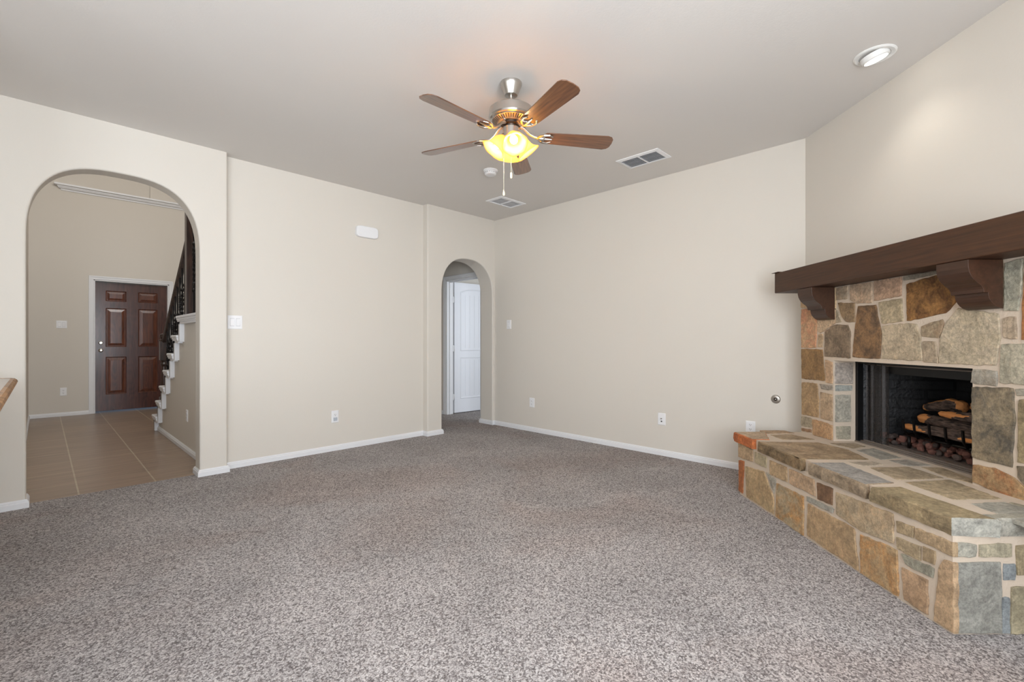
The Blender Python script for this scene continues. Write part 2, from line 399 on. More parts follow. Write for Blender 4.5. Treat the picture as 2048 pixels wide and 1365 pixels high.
# ------------------------------------------------------------------ mesh builder
class MB:
    def __init__(self):
        self.v = []; self.f = []; self.mi = []; self.sm = []; self.fc = []
    def add(self, verts, faces, mi=0, smooth=False, col=None):
        n = len(self.v)
        self.v += [tuple(p) for p in verts]
        for f in faces:
            self.f.append([i + n for i in f]); self.mi.append(mi); self.sm.append(smooth); self.fc.append(col)
        return self
    def box(self, x0, x1, y0, y1, z0, z1, mi=0):
        v = [(x0, y0, z0), (x1, y0, z0), (x1, y1, z0), (x0, y1, z0), (x0, y0, z1), (x1, y0, z1), (x1, y1, z1), (x0, y1, z1)]
        f = [(0, 3, 2, 1), (4, 5, 6, 7), (0, 1, 5, 4), (1, 2, 6, 5), (2, 3, 7, 6), (3, 0, 4, 7)]
        return self.add(v, f, mi)
    def prism(self, poly, a, b, axis='y', mi=0, smooth_side=False):
        """poly in the two other axes (x,z for 'y'; y,z for 'x'; x,y for 'z'), extruded a..b"""
        def P(p, t):
            if axis == 'y': return (p[0], t, p[1])
            if axis == 'x': return (t, p[0], p[1])
            return (p[0], p[1], t)
        n = len(poly)
        v = [P(p, a) for p in poly] + [P(p, b) for p in poly]
        self.add(v, [tuple(range(n))[::-1], tuple(range(n, 2 * n))], mi)
        m = len(self.v) - 2 * n
        for i in range(n):
            j = (i + 1) % n
            self.f.append([m + i, m + j, m + n + j, m + n + i]); self.mi.append(mi); self.sm.append(smooth_side); self.fc.append(None)
        return self
    def lathe(self, prof, c=(0, 0, 0), n=32, M=None, mi=0, smooth=True, cap0=True, cap1=True, wob=None):
        vs = []
        for k, (r, z) in enumerate(prof):
            for i in range(n):
                a = 2 * math.pi * i / n
                rr = r * (1 + (wob(k, a) if wob else 0))
                p = Vector((rr * math.cos(a), rr * math.sin(a), z))
                if M is not None: p = M @ p
                vs.append(p + Vector(c))
        fs = []
        for k in range(len(prof) - 1):
            for i in range(n):
                j = (i + 1) % n
                fs.append((k * n + i, k * n + j, (k + 1) * n + j, (k + 1) * n + i))
        self.add(vs, fs, mi, smooth)
        b = len(self.v) - len(vs)
        if cap0: self.f.append([b + i for i in range(n)][::-1]); self.mi.append(mi); self.sm.append(False); self.fc.append(None)
        if cap1: self.f.append([b + (len(prof) - 1) * n + i for i in range(n)]); self.mi.append(mi); self.sm.append(False); self.fc.append(None)
        return self
    def tube(self, pts, r, n=10, mi=0, cap=True):
        pts = [Vector(p) for p in pts]
        rs = r if isinstance(r, (list, tuple)) else [r] * len(pts)
        vs = []
        up = None
        for k, p in enumerate(pts):
            t = (pts[min(k + 1, len(pts) - 1)] - pts[max(k - 1, 0)]).normalized()
            if up is None:
                up = Vector((0, 0, 1)) if abs(t.z) < 0.9 else Vector((1, 0, 0))
            s = t.cross(up).normalized(); up = s.cross(t).normalized()
            for i in range(n):
                a = 2 * math.pi * i / n
                vs.append(p + (s * math.cos(a) + up * math.sin(a)) * rs[k])
        fs = []
        for k in range(len(pts) - 1):
            for i in range(n):
                j = (i + 1) % n
                fs.append((k * n + i, k * n + j, (k + 1) * n + j, (k + 1) * n + i))
        self.add(vs, fs, mi, True)
        b = len(self.v) - len(vs)
        if cap:
            self.f.append([b + i for i in range(n)][::-1]); self.mi.append(mi); self.sm.append(False); self.fc.append(None)
            self.f.append([b + (len(pts) - 1) * n + i for i in range(n)]); self.mi.append(mi); self.sm.append(False); self.fc.append(None)
        return self
    def sweep(self, path, prof, side=1, mi=0, closed=False):
        """profile (d, z) swept along a plan polyline; d is the distance from the path on its left (side=1)"""
        P = [Vector((p[0], p[1])) for p in path]
        vs = []
        n = len(prof)
        for k in range(len(P)):
            d0 = (P[k] - P[k - 1]).normalized() if k > 0 else (P[1] - P[0]).normalized()
            d1 = (P[k + 1] - P[k]).normalized() if k < len(P) - 1 else d0
            n0 = Vector((-d0.y, d0.x)); n1 = Vector((-d1.y, d1.x))
            mdir = (n0 + n1).normalized(); mdir = mdir / max(0.3, mdir.dot(n0))
            for d, z in prof:
                q = P[k] + mdir * d * side
                vs.append((q.x, q.y, z))
        fs = []
        for k in range(len(P) - 1):
            for i in range(n):
                j = (i + 1) % n
                fs.append((k * n + i, (k + 1) * n + i, (k + 1) * n + j, k * n + j))
        fs.append(tuple(range(n))); fs.append(tuple(range((len(P) - 1) * n, len(P) * n))[::-1])
        return self.add(vs, fs, mi)
    def xf(self, M, start=0):
        for i in range(start, len(self.v)):
            self.v[i] = tuple(M @ Vector(self.v[i]))
        return self
    def build(self, name, mats, parent=None, loc=None, rot=None, bevel=0.0, seg=2, angle=40, fix=True):
        me = bpy.data.meshes.new(name)
        me.from_pydata(self.v, [], self.f)
        if not isinstance(mats, (list, tuple)): mats = [mats]
        for m in mats: me.materials.append(m)
        me.polygons.foreach_set('material_index', self.mi)
        me.polygons.foreach_set('use_smooth', self.sm)
        if any(c is not None for c in self.fc):
            ca = me.attributes.new('stone_colour', 'FLOAT_COLOR', 'CORNER')
            cb = me.attributes.new('accent_colour', 'FLOAT_COLOR', 'CORNER')
            for p, c in zip(me.polygons, self.fc):
                c = c or ((0.4, 0.4, 0.4), (0.4, 0.4, 0.4), 0)
                for li in p.loop_indices:
                    ca.data[li].color = (*c[0], 1); cb.data[li].color = (*c[1], c[2])
        me.update()
        if fix:
            bm = bmesh.new(); bm.from_mesh(me)
            bmesh.ops.recalc_face_normals(bm, faces=bm.faces)
            for e_ in bm.edges:
                if len(e_.link_faces) == 2 and e_.calc_face_angle(0) > math.radians(24): e_.smooth = False
            bm.to_mesh(me); bm.free()
        o = bpy.data.objects.new(name, me)
        COL.objects.link(o)
        if loc is not None: o.location = loc
        if rot is not None: o.rotation_euler = rot
        if parent is not None: o.parent = parent
        if bevel:
            md = o.modifiers.new('bevel', 'BEVEL'); md.width = bevel; md.segments = seg
            md.limit_method = 'ANGLE'; md.angle_limit = math.radians(angle); md.harden_normals = False
        return o

def thing(name, label, cat, loc=(0, 0, 0), rotz=0.0, group=None):
    o = bpy.data.objects.new(name, None)
    COL.objects.link(o)
    o.location = loc; o.rotation_euler = (0, 0, rotz); o.empty_display_size = 0.1
    o['label'] = label; o['category'] = cat
    if group: o['group'] = group
    return o
def tag(o, label, cat, group=None):
    o['label'] = label; o['category'] = cat
    if group: o['group'] = group
    return o
def struct(o, label=None):
    o['kind'] = 'structure'
    if label: o['label'] = label
    return o

# ------------------------------------------------------------------ room shell
H = 2.74
VN, VR, VBMP = 4.52, 4.62, 4.53        # near arch wall, recessed wall, wall round the small arch
UB = 4.27                              # right wall
TOP = H + 0.06

def arch(uc, a, spring, b, expo, n=44):
    """right to left points of the arch head"""
    pts = []
    for i in range(n + 1):
        t = math.pi * i / n
        c, s = math.cos(t), math.sin(t)
        x = uc + a * math.copysign(abs(c) ** (2 / expo), c)
        z = spring + b * abs(s) ** (2 / expo)
        pts.append((x, z))
    return pts
A1 = arch(0.420, 0.495, 1.80, 0.580, 2.75)
A2 = arch(3.815, 0.418, 1.70, 0.465, 2.4)

m = MB()
u0, u1 = 0.420 - 0.495, 0.420 + 0.495
m.prism([(-3.7, -0.05), (u0, -0.05)] + A1[::-1] + [(u1, -0.05), (1.116, -0.05), (1.116, TOP), (-3.7, TOP)], VN, VN + 0.16)
w0, w1 = 3.815 - 0.418, 3.815 + 0.418
m.prism([(3.186, -0.05), (w0, -0.05)] + A2[::-1] + [(w1, -0.05), (4.40, -0.05), (4.40, TOP), (3.186, TOP)], VBMP, VBMP + 0.245)
m.prism([(1.05, -0.05), (3.25, -0.05), (3.25, TOP), (1.05, TOP)], VR, VR + 0.15)
struct(m.build('wall_left', WALL, bevel=0.014, seg=3, angle=50), 'beige painted wall with a large and a small arched opening')

m = MB().box(UB, UB + 0.13, 0.75, 4.6, -0.05, TOP)
struct(m.build('wall_right', WALL), 'beige painted wall between the small arch and the fireplace')

XC = 2.37                                # fireplace wall plane in the fireplace frame
FY0, FY1 = 2.183, 3.124                  # firebox opening
m = MB()
m.box(XC, XC + 0.05, 0.6, FY0, -0.05, TOP).box(XC, XC + 0.05, FY1, 3.76, -0.05, TOP)
m.box(XC, XC + 0.05, FY0, FY1, -0.05, 0.42).box(XC, XC + 0.05, FY0, FY1, 1.0, TOP)
m.xf(FP_ROT)
struct(m.build('wall_fireplace', WALL), 'beige painted corner wall above the stone fireplace')

def wall_with_windows(name, a0, a1, fixed0, fixed1, wins, axis, ztop=TOP, z0=0.65, z1=2.25, mat=WALL):
    m = MB()
    xs = [a0] + [q for w in wins for q in w] + [a1]
    def B(p, q, za, zb):
        if axis == 'x': m.box(p, q, fixed0, fixed1, za, zb)
        else: m.box(fixed0, fixed1, p, q, za, zb)
    for i in range(0, len(xs), 2): B(xs[i], xs[i + 1], -0.05, ztop)
    for w in wins: B(w[0], w[1], -0.05, z0); B(w[0], w[1], z1, ztop)
    o = m.build(name, mat)
    return struct(o)
wall_with_windows('wall_back', -3.7, 2.6, -1.35, -1.2, [(-3.0, -1.9), (-1.5, -0.4), (0.0, 1.1)], 'x')
wall_with_windows('wall_side', -1.35, 4.68, -3.7, -3.55, [(0.5, 2.1)], 'y')
for i, (a, b) in enumerate([(-3.0, -1.9), (-1.5, -0.4), (0.0, 1.1)]):
    m = MB()
    for (x0, x1, z0, z1) in [(a, a + .05, .65, 2.25), (b - .05, b, .65, 2.25), (a, b, .65, .70), (a, b, 2.20, 2.25), (a, b, 1.43, 1.47)]:
        m.box(x0, x1, -1.31, -1.26, z0, z1)
    struct(m.build('window_%d' % (i + 1), WHITE))
m = MB()
for (x0, x1, z0, z1) in [(.5, .55, .65, 2.25), (2.05, 2.1, .65, 2.25), (.5, 2.1, .65, .70), (.5, 2.1, 2.20, 2.25), (.5, 2.1, 1.43, 1.47)]:
    m.box(-3.66, -3.61, x0, x1, z0, z1)
struct(m.build('window_4', WHITE))  # unseen window put in to go with the added side fill

# ceiling (main room, hall and bedroom) and floors
m = MB().box(-3.75, 4.45, -1.4, VN + 0.05, H, H + 0.2)
m.box(1.0, 8.0, VN + 0.05, 7.3, H, H + 0.2).box(4.45, 8.0, -1.4, VN + 0.05, H, H + 0.2)
TE = 4.62                                # carpet stops and foyer tile starts
def ceiling_build(m): return struct(m.build('ceiling', CEIL), 'flat beige painted ceiling')
m = MB().box(-3.75, 4.45, -1.4, VN + 0.10, H, H + 0.2)
m.box(3.2, 4.45, VN + 0.10, 5.95, H, H + 0.2).box(4.45, 8.0, 2.3, 7.3, H, H + 0.2).box(1.05, 3.2, VN + 0.10, 4.8, H, H + 0.2)
ceiling_build(m)
m = MB().box(-3.75, 3.2, -1.4, TE, -0.1, 0).box(3.2, 8.0, -1.4, 7.3, -0.1, 0)
struct(m.build('floor', CARPET), 'mottled grey-brown cut pile carpet')
m = MB().box(-0.4, 2.4, TE, 10.0, -0.1, -0.002)
struct(m.build('floor_foyer', TILE), 'brown wood-look ceramic floor tiles in the foyer')
# small bits of floor under the wall behind the foyer sides
# foyer walls
VD = 9.62
FT = 5.3
m = MB().box(-0.28, -0.135, VN + 0.12, VD + 0.2, -0.05, FT)
struct(m.build('wall_foyer_left', WALL))
m = MB().box(2.15, 2.30, VR + 0.12, VD + 0.2, -0.05, FT)
struct(m.build('wall_foyer_right', WALL))
DU0, DU1, DZ = 0.562, 1.507, 2.075
m = MB().box(-0.28, DU0, VD, VD + 0.16, -0.05, FT).box(DU1, 2.30, VD, VD + 0.16, -0.05, FT).box(DU0, DU1, VD, VD + 0.16, DZ, 3.40)
m.box(DU0, 0.505 + 0.75, VD + 0.04, VD + 0.16, 3.40, FT).box(0.505 + 0.75, DU1, VD, VD + 0.16, 3.40, FT)
struct(m.build('wall_foyer_back', WALL))
m = MB().box(-0.28, 2.30, VN + 0.04, VN + 0.16, H + 0.02, FT)
struct(m.build('wall_foyer_front', WALL))
m = MB().box(-0.28, 2.30, VN + 0.04, VD + 0.2, FT, FT + 0.1)
struct(m.build('ceiling_foyer', CEIL))
# hall behind the small arch, and the bedroom beyond its door
HU = 4.32
HD0, HD1, HDZ = 4.86, 5.655, 2.045
m = MB().box(HU, HU + 0.12, 4.6, HD0, -0.05, TOP).box(HU, HU + 0.12, HD1, 7.2, -0.05, TOP).box(HU, HU + 0.12, HD0, HD1, HDZ, TOP)
struct(m.build('wall_hall_right', WALL))
m = MB().box(3.20, HU + 0.02, 5.775, 5.90, -0.05, TOP)
struct(m.build('wall_hall_end', WALL))
m = MB().box(3.16, 3.29, VBMP + 0.2, 5.9, -0.05, TOP)
struct(m.build('wall_hall_left', WALL))
m = MB().box(7.6, 7.75, 2.4, 6.0, -0.05, TOP)
struct(m.build('wall_bedroom_far', WALL))
m = MB().box(4.38, 7.75, 2.45, 2.60, -0.05, TOP)
struct(m.build('wall_bedroom_side', WALL))
m = MB().box(HU + 0.10, 7.75, 5.74, 5.86, -0.05, TOP)
struct(m.build('wall_bedroom_back', WALL))

# ------------------------------------------------------------------ baseboards and casings
BB = [(0, 0), (0.015, 0), (0.015, 0.036), (0.011, 0.041), (0.011, 0.047), (0.006, 0.052), (0.004, 0.057), (0, 0.057)]
def bb(name, path, side=1):
    m = MB().sweep(path, BB, side)
    return struct(m.build(name, WHITE, bevel=0.0))
bb('baseboard_left', [(-3.5, VN), (u0, VN), (u0, VN + 0.16), (u0 - 0.05, VN + 0.16)], -1)
bb('baseboard_arch', [(u1, TE), (u1, VN), (1.116, VN), (1.116, VR), (3.186, VR), (3.186, VBMP), (w0, VBMP), (w0, VBMP + 0.245), (3.29, VBMP + 0.245), (3.29, 5.775), (HU, 5.775), (HU, HD1 + 0.06)], -1)
bb('baseboard_arch_foyer', [(u1 + 0.05, VN + 0.16), (u1, VN + 0.16), (u1, TE)], -1)
bb('baseboard_right', [(HU, HD0 - 0.06), (HU, VBMP + 0.245), (w1, VBMP + 0.245), (w1, VBMP), (UB, VBMP), (UB, 0.95)], -1)
bb('baseboard_foyer', [(-0.135, VN + 0.16), (-0.135, VD), (0.505, VD)], -1)
bb('baseboard_foyer_right', [(1.563, VD), (2.15, VD), (2.15, 7.5)], -1)
bb('baseboard_stair', [(1.03, 7.41), (1.03, 4.77)], -1)

def casing(m, axis, plane, out, a0, a1, z1, w=0.057, d=0.016):
    """door casing round an opening a0..a1 up to z1; profiled with a raised outer edge"""
    for (p0, p1, q0, q1) in [(a0 - w, a0, 0, z1), (a1, a1 + w, 0, z1), (a0 - w, a1 + w, z1, z1 + w)]:
        for (s, e, t) in [(0.0, 1.0, d * 0.6)]:
            lo, hi = sorted((plane, plane + out * t))
            if axis == 'x': m.box(p0, p1, lo, hi, q0, q1)
            else: m.box(lo, hi, p0, p1, q0, q1)
    e = 0.022
    for (p0, p1, q0, q1) in [(a0 - w - .001, a0 - w + e, 0, z1 + w - e), (a1 + w - e, a1 + w + .001, 0, z1 + w - e), (a0 - w, a1 + w, z1 + w - e, z1 + w)]:
        lo, hi = sorted((plane, plane + out * d))
        if axis == 'x': m.box(p0, p1, lo, hi, q0, q1)
        else: m.box(lo, hi, p0, p1, q0, q1)
m = MB()
casing(m, 'x', VD, -1, DU0, DU1, DZ)
m.box(DU0, DU0 + 0.018, VD, VD + 0.16, 0, DZ).box(DU1 - 0.018, DU1, VD, VD + 0.16, 0, DZ).box(DU0, DU1, VD, VD + 0.16, DZ - 0.018, DZ)
struct(m.build('trim_1', WHITE, bevel=0.003, seg=2), 'white casing round the front door')
m = MB()
casing(m, 'y', HU, -1, HD0, HD1, HDZ)
m.box(HU, HU + 0.12, HD0, HD0 + 0.018, 0, HDZ).box(HU, HU + 0.12, HD1 - 0.018, HD1, 0, HDZ).box(HU, HU + 0.12, HD0, HD1, HDZ - 0.018, HDZ)
m.box(HU + 0.045, HU + 0.075, HD1 - 0.03, HD1 - 0.018, 0, HDZ).box(HU + 0.045, HU + 0.075, HD0, HD1, HDZ - 0.03, HDZ - 0.018)
struct(m.build('trim_2', WHITE, bevel=0.003, seg=2), 'white casing and jamb of the hall doorway')

# ledge moulding above the front door
prof = [(0, 3.372), (0.012, 3.372), (0.016, 3.392), (0.040, 3.400), (0.052, 3.420), (0.055, 3.432), (0.085, 3.438), (0.085, 3.462), (0, 3.462)]
m = MB().sweep([(0.212, VD + 0.1), (0.212, VD), (2.15, VD)], prof, -1)
struct(m.build('trim_3', WHITE), 'white crown ledge high on the foyer wall')

# ------------------------------------------------------------------ front door
m0 = struct(thing('door_1', 'dark mahogany six panel front door', 'door', (DU0 + 0.020, VD + 0.075, 0.02)))
del m0['category']
LW, LH, LT = DU1 - DU0 - 0.040, 2.03, 0.045
ps = 0.125; pw = (LW - 2 * ps - 0.15) / 2
cols = [(ps, ps + pw), (ps + pw + 0.15, LW - ps)]
rows = [(0.255, 0.850), (1.010, 1.625), (1.735, 1.900)]
m = MB()
m.box(0, ps, 0, LT, 0, LH).box(LW - ps, LW, 0, LT, 0, LH).box(cols[0][1], cols[1][0], 0, LT, 0, LH)
zs = [0] + [z for r in rows for z in r] + [LH]
for (a, b) in cols:
    for i in range(0, len(zs), 2): m.box(a, b, 0, LT, zs[i], zs[i + 1])
leaf = m.build('door_leaf', GRAIN_DOOR, m0)
def raised_panel(m, a, b, c, d, y, t=0.012, bev=0.035, edge=0.012, axis='y', sign=-1):
    """panel a..b x c..d: sunk field edge with a raised centre facing -y"""
    r = [(a, c), (b, c), (b, d), (a, d)]
    def ring(off, yy): return [(a + off, yy, c + off), (b - off, yy, c + off), (b - off, yy, d - off), (a + off, yy, d - off)]
    rings = [ring(0, y), ring(edge, y + t), ring(edge + 0.006, y + t), ring(edge + 0.006 + bev, y + 0.003)]
    vs = [p for R in rings for p in R]
    fs = []
    for k in range(len(rings) - 1):
        for i in range(4):
            j = (i + 1) % 4
            fs.append((k * 4 + i, k * 4 + j, (k + 1) * 4 + j, (k + 1) * 4 + i))
    n = (len(rings) - 1) * 4
    fs.append((n, n + 1, n + 2, n + 3))
    m.add(vs, fs)
for (a, b) in cols:
    for (c, d) in rows:
        pm = MB(); raised_panel(pm, a, b, c, d, 0.0, bev=0.04 if d - c > 0.3 else 0.03)
        pm.build('panel', PANEL_DOOR, m0, fix=False)
m = MB()
Mr = Matrix.Rotation(math.radians(90), 4, 'X')
m.lathe([(0.030, 0), (0.030, 0.006), (0.024, 0.010), (0.011, 0.014), (0.011, 0.035), (0.022, 0.042), (0.027, 0.052), (0.024, 0.062), (0.012, 0.067)], (0.066, 0, 0.955), 24, Mr)
m.build('door_knob', NICKEL, m0)
m = MB().lathe([(0.029, 0), (0.029, 0.008), (0.020, 0.014), (0.018, 0.024)], (0.066, 0, 1.075), 24, Mr)
m.box(0.060, 0.072, -0.034, -0.022, 1.062, 1.088)
m.build('deadbolt', NICKEL, m0)
for hz in (0.25, 1.05, 1.80):
    MB().lathe([(0.007, 0), (0.007, 0.09)], (LW + 0.004, -0.006, hz), 12).build('hinge', NICKEL, m0)

# ------------------------------------------------------------------ hall door, open into the bedroom
m0 = struct(thing('door_2', 'white two panel door standing open', 'door', (HU + 0.142, HD1 - 0.020, 0.012), math.radians(-5.5)))
del m0['category']
DW, DH = 0.755, 2.02
m = MB()
m.box(0, DW, 0.0, 0.035, 0, DH)
m.build('door_leaf', DOORW, m0, bevel=0.002)
# face towards the camera is -y; raised mouldings drawn as sunk frames with plank grooves
def arch_panel(z0, z1, arched):
    a, b = 0.105, DW - 0.105
    def outline(off):
        pts = [(a + off, z0 + off), (b - off, z0 + off)]
        if arched:
            n = 14
            for i in range(n + 1):
                t = i / n
                x = (b - off) + ((a + off) - (b - off)) * t
                pts.append((x, z1 - off - 0.055 * (2 * t - 1) ** 2 * 1.0 + 0.0))
        else:
            pts += [(b - off, z1 - off), (a + off, z1 - off)]
        return pts
    R = [outline(0), outline(0.010), outline(0.022), outline(0.034)]
    Y = [-0.0005, -0.007, 0.004 - 0.006, -0.001]
    mm = MB(); n = len(R[0]); vs = []
    for r, y in zip(R, Y): vs += [(p[0], y, p[1]) for p in r]
    fs = []
    for k in range(3):
        for i in range(n):
            j = (i + 1) % n
            fs.append((k * n + i, k * n + j, (k + 1) * n + j, (k + 1) * n + i))
    mm.add(vs, fs)
    x = a + 0.10
    while x < b - 0.05:                 # planks inside the panel: thin beads
        mm.tube([(x, -0.0005, z0 + 0.045), (x, -0.0005, z1 - 0.10 if arched else z1 - 0.045)], 0.0026, 6)
        x += 0.085
    mm.build('panel', DOORW, m0)
arch_panel(0.955, 1.93, True)
arch_panel(0.21, 0.86, False)
for hz in (0.20, 0.95, 1.70):
    MB().lathe([(0.008, 0), (0.008, 0.095)], (-0.006, -0.008, hz), 12).box(-0.028, 0.0, -0.006, -0.003, hz, hz + 0.095).build('hinge', WHITE, m0)

# ------------------------------------------------------------------ staircase
RISE, RUN = 0.1975, 0.2475
V1 = 7.345
def nose(k): return V1 - RUN * (k - 1)
UW = 1.03
prof = [(nose(1) - 0.03, -0.02)]
for k in range(1, 8):
    prof.append((nose(k) - 0.03, k * RISE - 0.03))
    nxt = nose(k + 1) - 0.03 if k < 7 else 4.66
    prof.append((nxt, k * RISE - 0.03))
prof.append((4.66, -0.02))
m = MB().prism(prof, UW, UW + 0.10, 'x')
struct(m.build('wall_stair', WALL), 'beige painted wall under the stairs')
st = thing('staircase', 'white trimmed staircase with dark iron balusters beside the front door', 'staircase', (UW, V1, 0))
def rel(m): return m.xf(Matrix.Translation((-UW, -V1, 0)))
for k in range(1, 8):
    v0 = nose(k); v1 = nose(k + 1) if k < 7 else 4.70
    m = MB().box(UW - 0.058, 2.14, v1 - 0.03, v0, k * RISE - 0.028, k * RISE)
    rel(m).build('landing' if k == 7 else 'tread', WHITE, st, bevel=0.008, seg=3)
    m = MB().box(UW - 0.040, 2.14, v0 - 0.048, v0 - 0.03, (k - 1) * RISE, k * RISE - 0.028)
    rel(m).build('riser', WHITE, st)
m = MB()
for k in range(1, 8):
    v0 = nose(k); v1 = nose(k + 1) if k < 7 else 4.70
    m.box(UW - 0.040, UW, v0 - 0.03 - 0.075, v0 - 0.03, (k - 1) * RISE - (0.07 if k > 1 else 0), k * RISE - 0.028)
    m.box(UW - 0.040, UW, v1 - 0.03, v0 - 0.03, k * RISE - 0.085, k * RISE - 0.028)
    m.box(UW - 0.052, UW, v1 - 0.03 + 0.0, v0 - 0.015, k * RISE - 0.046, k * RISE - 0.028)
    m.box(UW - 0.046, UW, v1 - 0.03 + 0.0, v0 - 0.022, k * RISE - 0.062, k * RISE - 0.046)
rel(m).build('skirt_trim', WHITE, st)
UBAL = UW + 0.055
def newel(v, z0, z1, turned):
    m = MB(); h = 0.045
    if turned:
        m.box(-h, h, -h, h, z0, z0 + 0.22).box(-h, h, -h, h, z1 - 0.34, z1 - 0.10)
        zz = z1 - 0.34
        m.lathe([(0.044, z0 + 0.22), (0.030, z0 + 0.235), (0.041, z0 + 0.255), (0.028, z0 + 0.28), (0.036, (z0 + zz) / 2), (0.026, zz - 0.08), (0.040, zz - 0.05), (0.028, zz - 0.025), (0.043, zz)], (0, 0, 0), 20)
    else:
        m.box(-h, h, -h, h, z0, z1 - 0.10)
    m.lathe([(0.055, z1 - 0.10), (0.058, z1 - 0.085), (0.030, z1 - 0.075), (0.046, z1 - 0.045), (0.044, z1 - 0.015), (0.015, z1)], (0, 0, 0), 20)
    m.xf(Matrix.Translation((UBAL, v, 0)))
    rel(m).build('newel_post', NEWELW, st, bevel=0.004)
newel(7.25, RISE, 1.22, True)
newel(5.75, 7 * RISE, 2.62, False)
def rail_z(v): return 1.10 + (7.25 - v) * RISE / RUN * 0.985
def rail(p0, p1):
    m = MB()
    a = Vector(p0); b = Vector(p1)
    w, h = 0.030, 0.032
    pr = [(-w * .7, -h), (w * .7, -h), (w, -h * .2), (w * .9, h * .6), (w * .45, h), (-w * .45, h), (-w * .9, h * .6), (-w, -h * .2)]
    vs = [(a.x + x, a.y, a.z + z) for x, z in pr] + [(b.x + x, b.y, b.z + z) for x, z in pr]
    n = 8
    m.add(vs, [tuple(range(n)), tuple(range(n, 2 * n))] + [(i, (i + 1) % n, n + (i + 1) % n, n + i) for i in range(n)], 0)
    rel(m).build('handrail', NEWELW, st)
rail((UBAL, 7.23, rail_z(7.23)), (UBAL, 5.79, rail_z(5.79)))
rail((UBAL, 5.71, 2.40), (UBAL, 4.70, 2.40))
def baluster(v, z0, z1, kind):
    m = MB(); r = 0.0075
    m.box(-r, r, -r, r, z0, z1)
    m.box(-0.016, 0.016, -0.016, 0.016, z0, z0 + 0.018)
    L_ = z1 - z0
    def knuckle(z):
        m.lathe([(0.008, z - 0.022), (0.014, z - 0.014), (0.019, z), (0.014, z + 0.014), (0.008, z + 0.022)], (0, 0, 0), 12)
    def twist(za, zb):
        n = 26; vs = []
        for i in range(n + 1):
            a = 4 * math.pi * i / n; z = za + (zb - za) * i / n
            for q in range(4):
                t = a + q * math.pi / 2 + math.pi / 4
                vs.append((0.0125 * math.cos(t), 0.0125 * math.sin(t), z))
        fs = [(i * 4 + q, i * 4 + (q + 1) % 4, (i + 1) * 4 + (q + 1) % 4, (i + 1) * 4 + q) for i in range(n) for q in range(4)]
        m.add(vs, fs)
    if kind == 0:
        knuckle(z0 + L_ * 0.50); twist(z0 + L_ * 0.24, z0 + L_ * 0.44); twist(z0 + L_ * 0.56, z0 + L_ * 0.76)
    elif kind == 1:
        twist(z0 + L_ * 0.30, z0 + L_ * 0.70); knuckle(z0 + L_ * 0.26); knuckle(z0 + L_ * 0.74)
    else:                                  # basket
        zc = z0 + L_ * 0.52
        for q in range(4):
            pts = []
            for i in range(13):
                t = i / 12; a = q * math.pi / 2 + t * math.pi * 1.5; rr = 0.004 + 0.022 * math.sin(math.pi * t)
                pts.append((rr * math.cos(a), rr * math.sin(a), zc - 0.08 + 0.16 * t))
            m.tube(pts, 0.0035, 5)
        knuckle(zc - 0.10); knuckle(zc + 0.10)
    m.xf(Matrix.Translation((UBAL, v, 0)))
    rel(m).build('baluster', IRON, st)
bi = 0
for k in range(2, 7):
    for q in (0.07, 0.19):
        v = nose(k) - 0.02 - q + 0.02
        if v > 7.18 or v < 5.83: continue
        baluster(v, k * RISE, rail_z(v) - 0.02, bi % 3); bi += 1
for i in range(8):
    baluster(5.61 - i * 0.115, 7 * RISE, 2.37, (bi + i) % 3)

# ------------------------------------------------------------------ kitchen counter end at the left edge
ct = thing('kitchen_counter', 'wood edged laminate counter corner jutting in at the left edge', 'counter', (-0.10, 4.0, 0))
m = MB().box(-0.46, -0.026, -3.0, -0.004, 0.870, 0.905)
m.build('countertop', COUNTERT, ct)
m = MB()
prof_e = [(0.0, 0.866), (0.014, 0.868), (0.024, 0.876), (0.028, 0.887), (0.024, 0.898), (0.014, 0.906), (0.0, 0.907)]
m.sweep([(-0.46, -0.004), (-0.06, -0.004), (-0.036, -0.014), (-0.026, -0.040), (-0.026, -2.96), (-0.036, -2.986), (-0.06, -2.996), (-0.46, -2.996)], prof_e, 1)
m.build('edge_trim', COUNTERW, ct, bevel=0.0)
MB().box(-0.46, -0.34, -2.95, -0.10, 0, 0.870).build('base_wall', WALL, ct)
m = MB().box(-0.72, -0.60, 2.7, VN + 0.02, -0.05, TOP)  # unseen partition put in to block light from the left wall end
struct(m.build('wall_kitchen', WALL), 'beige painted partition beside the bar ledge')

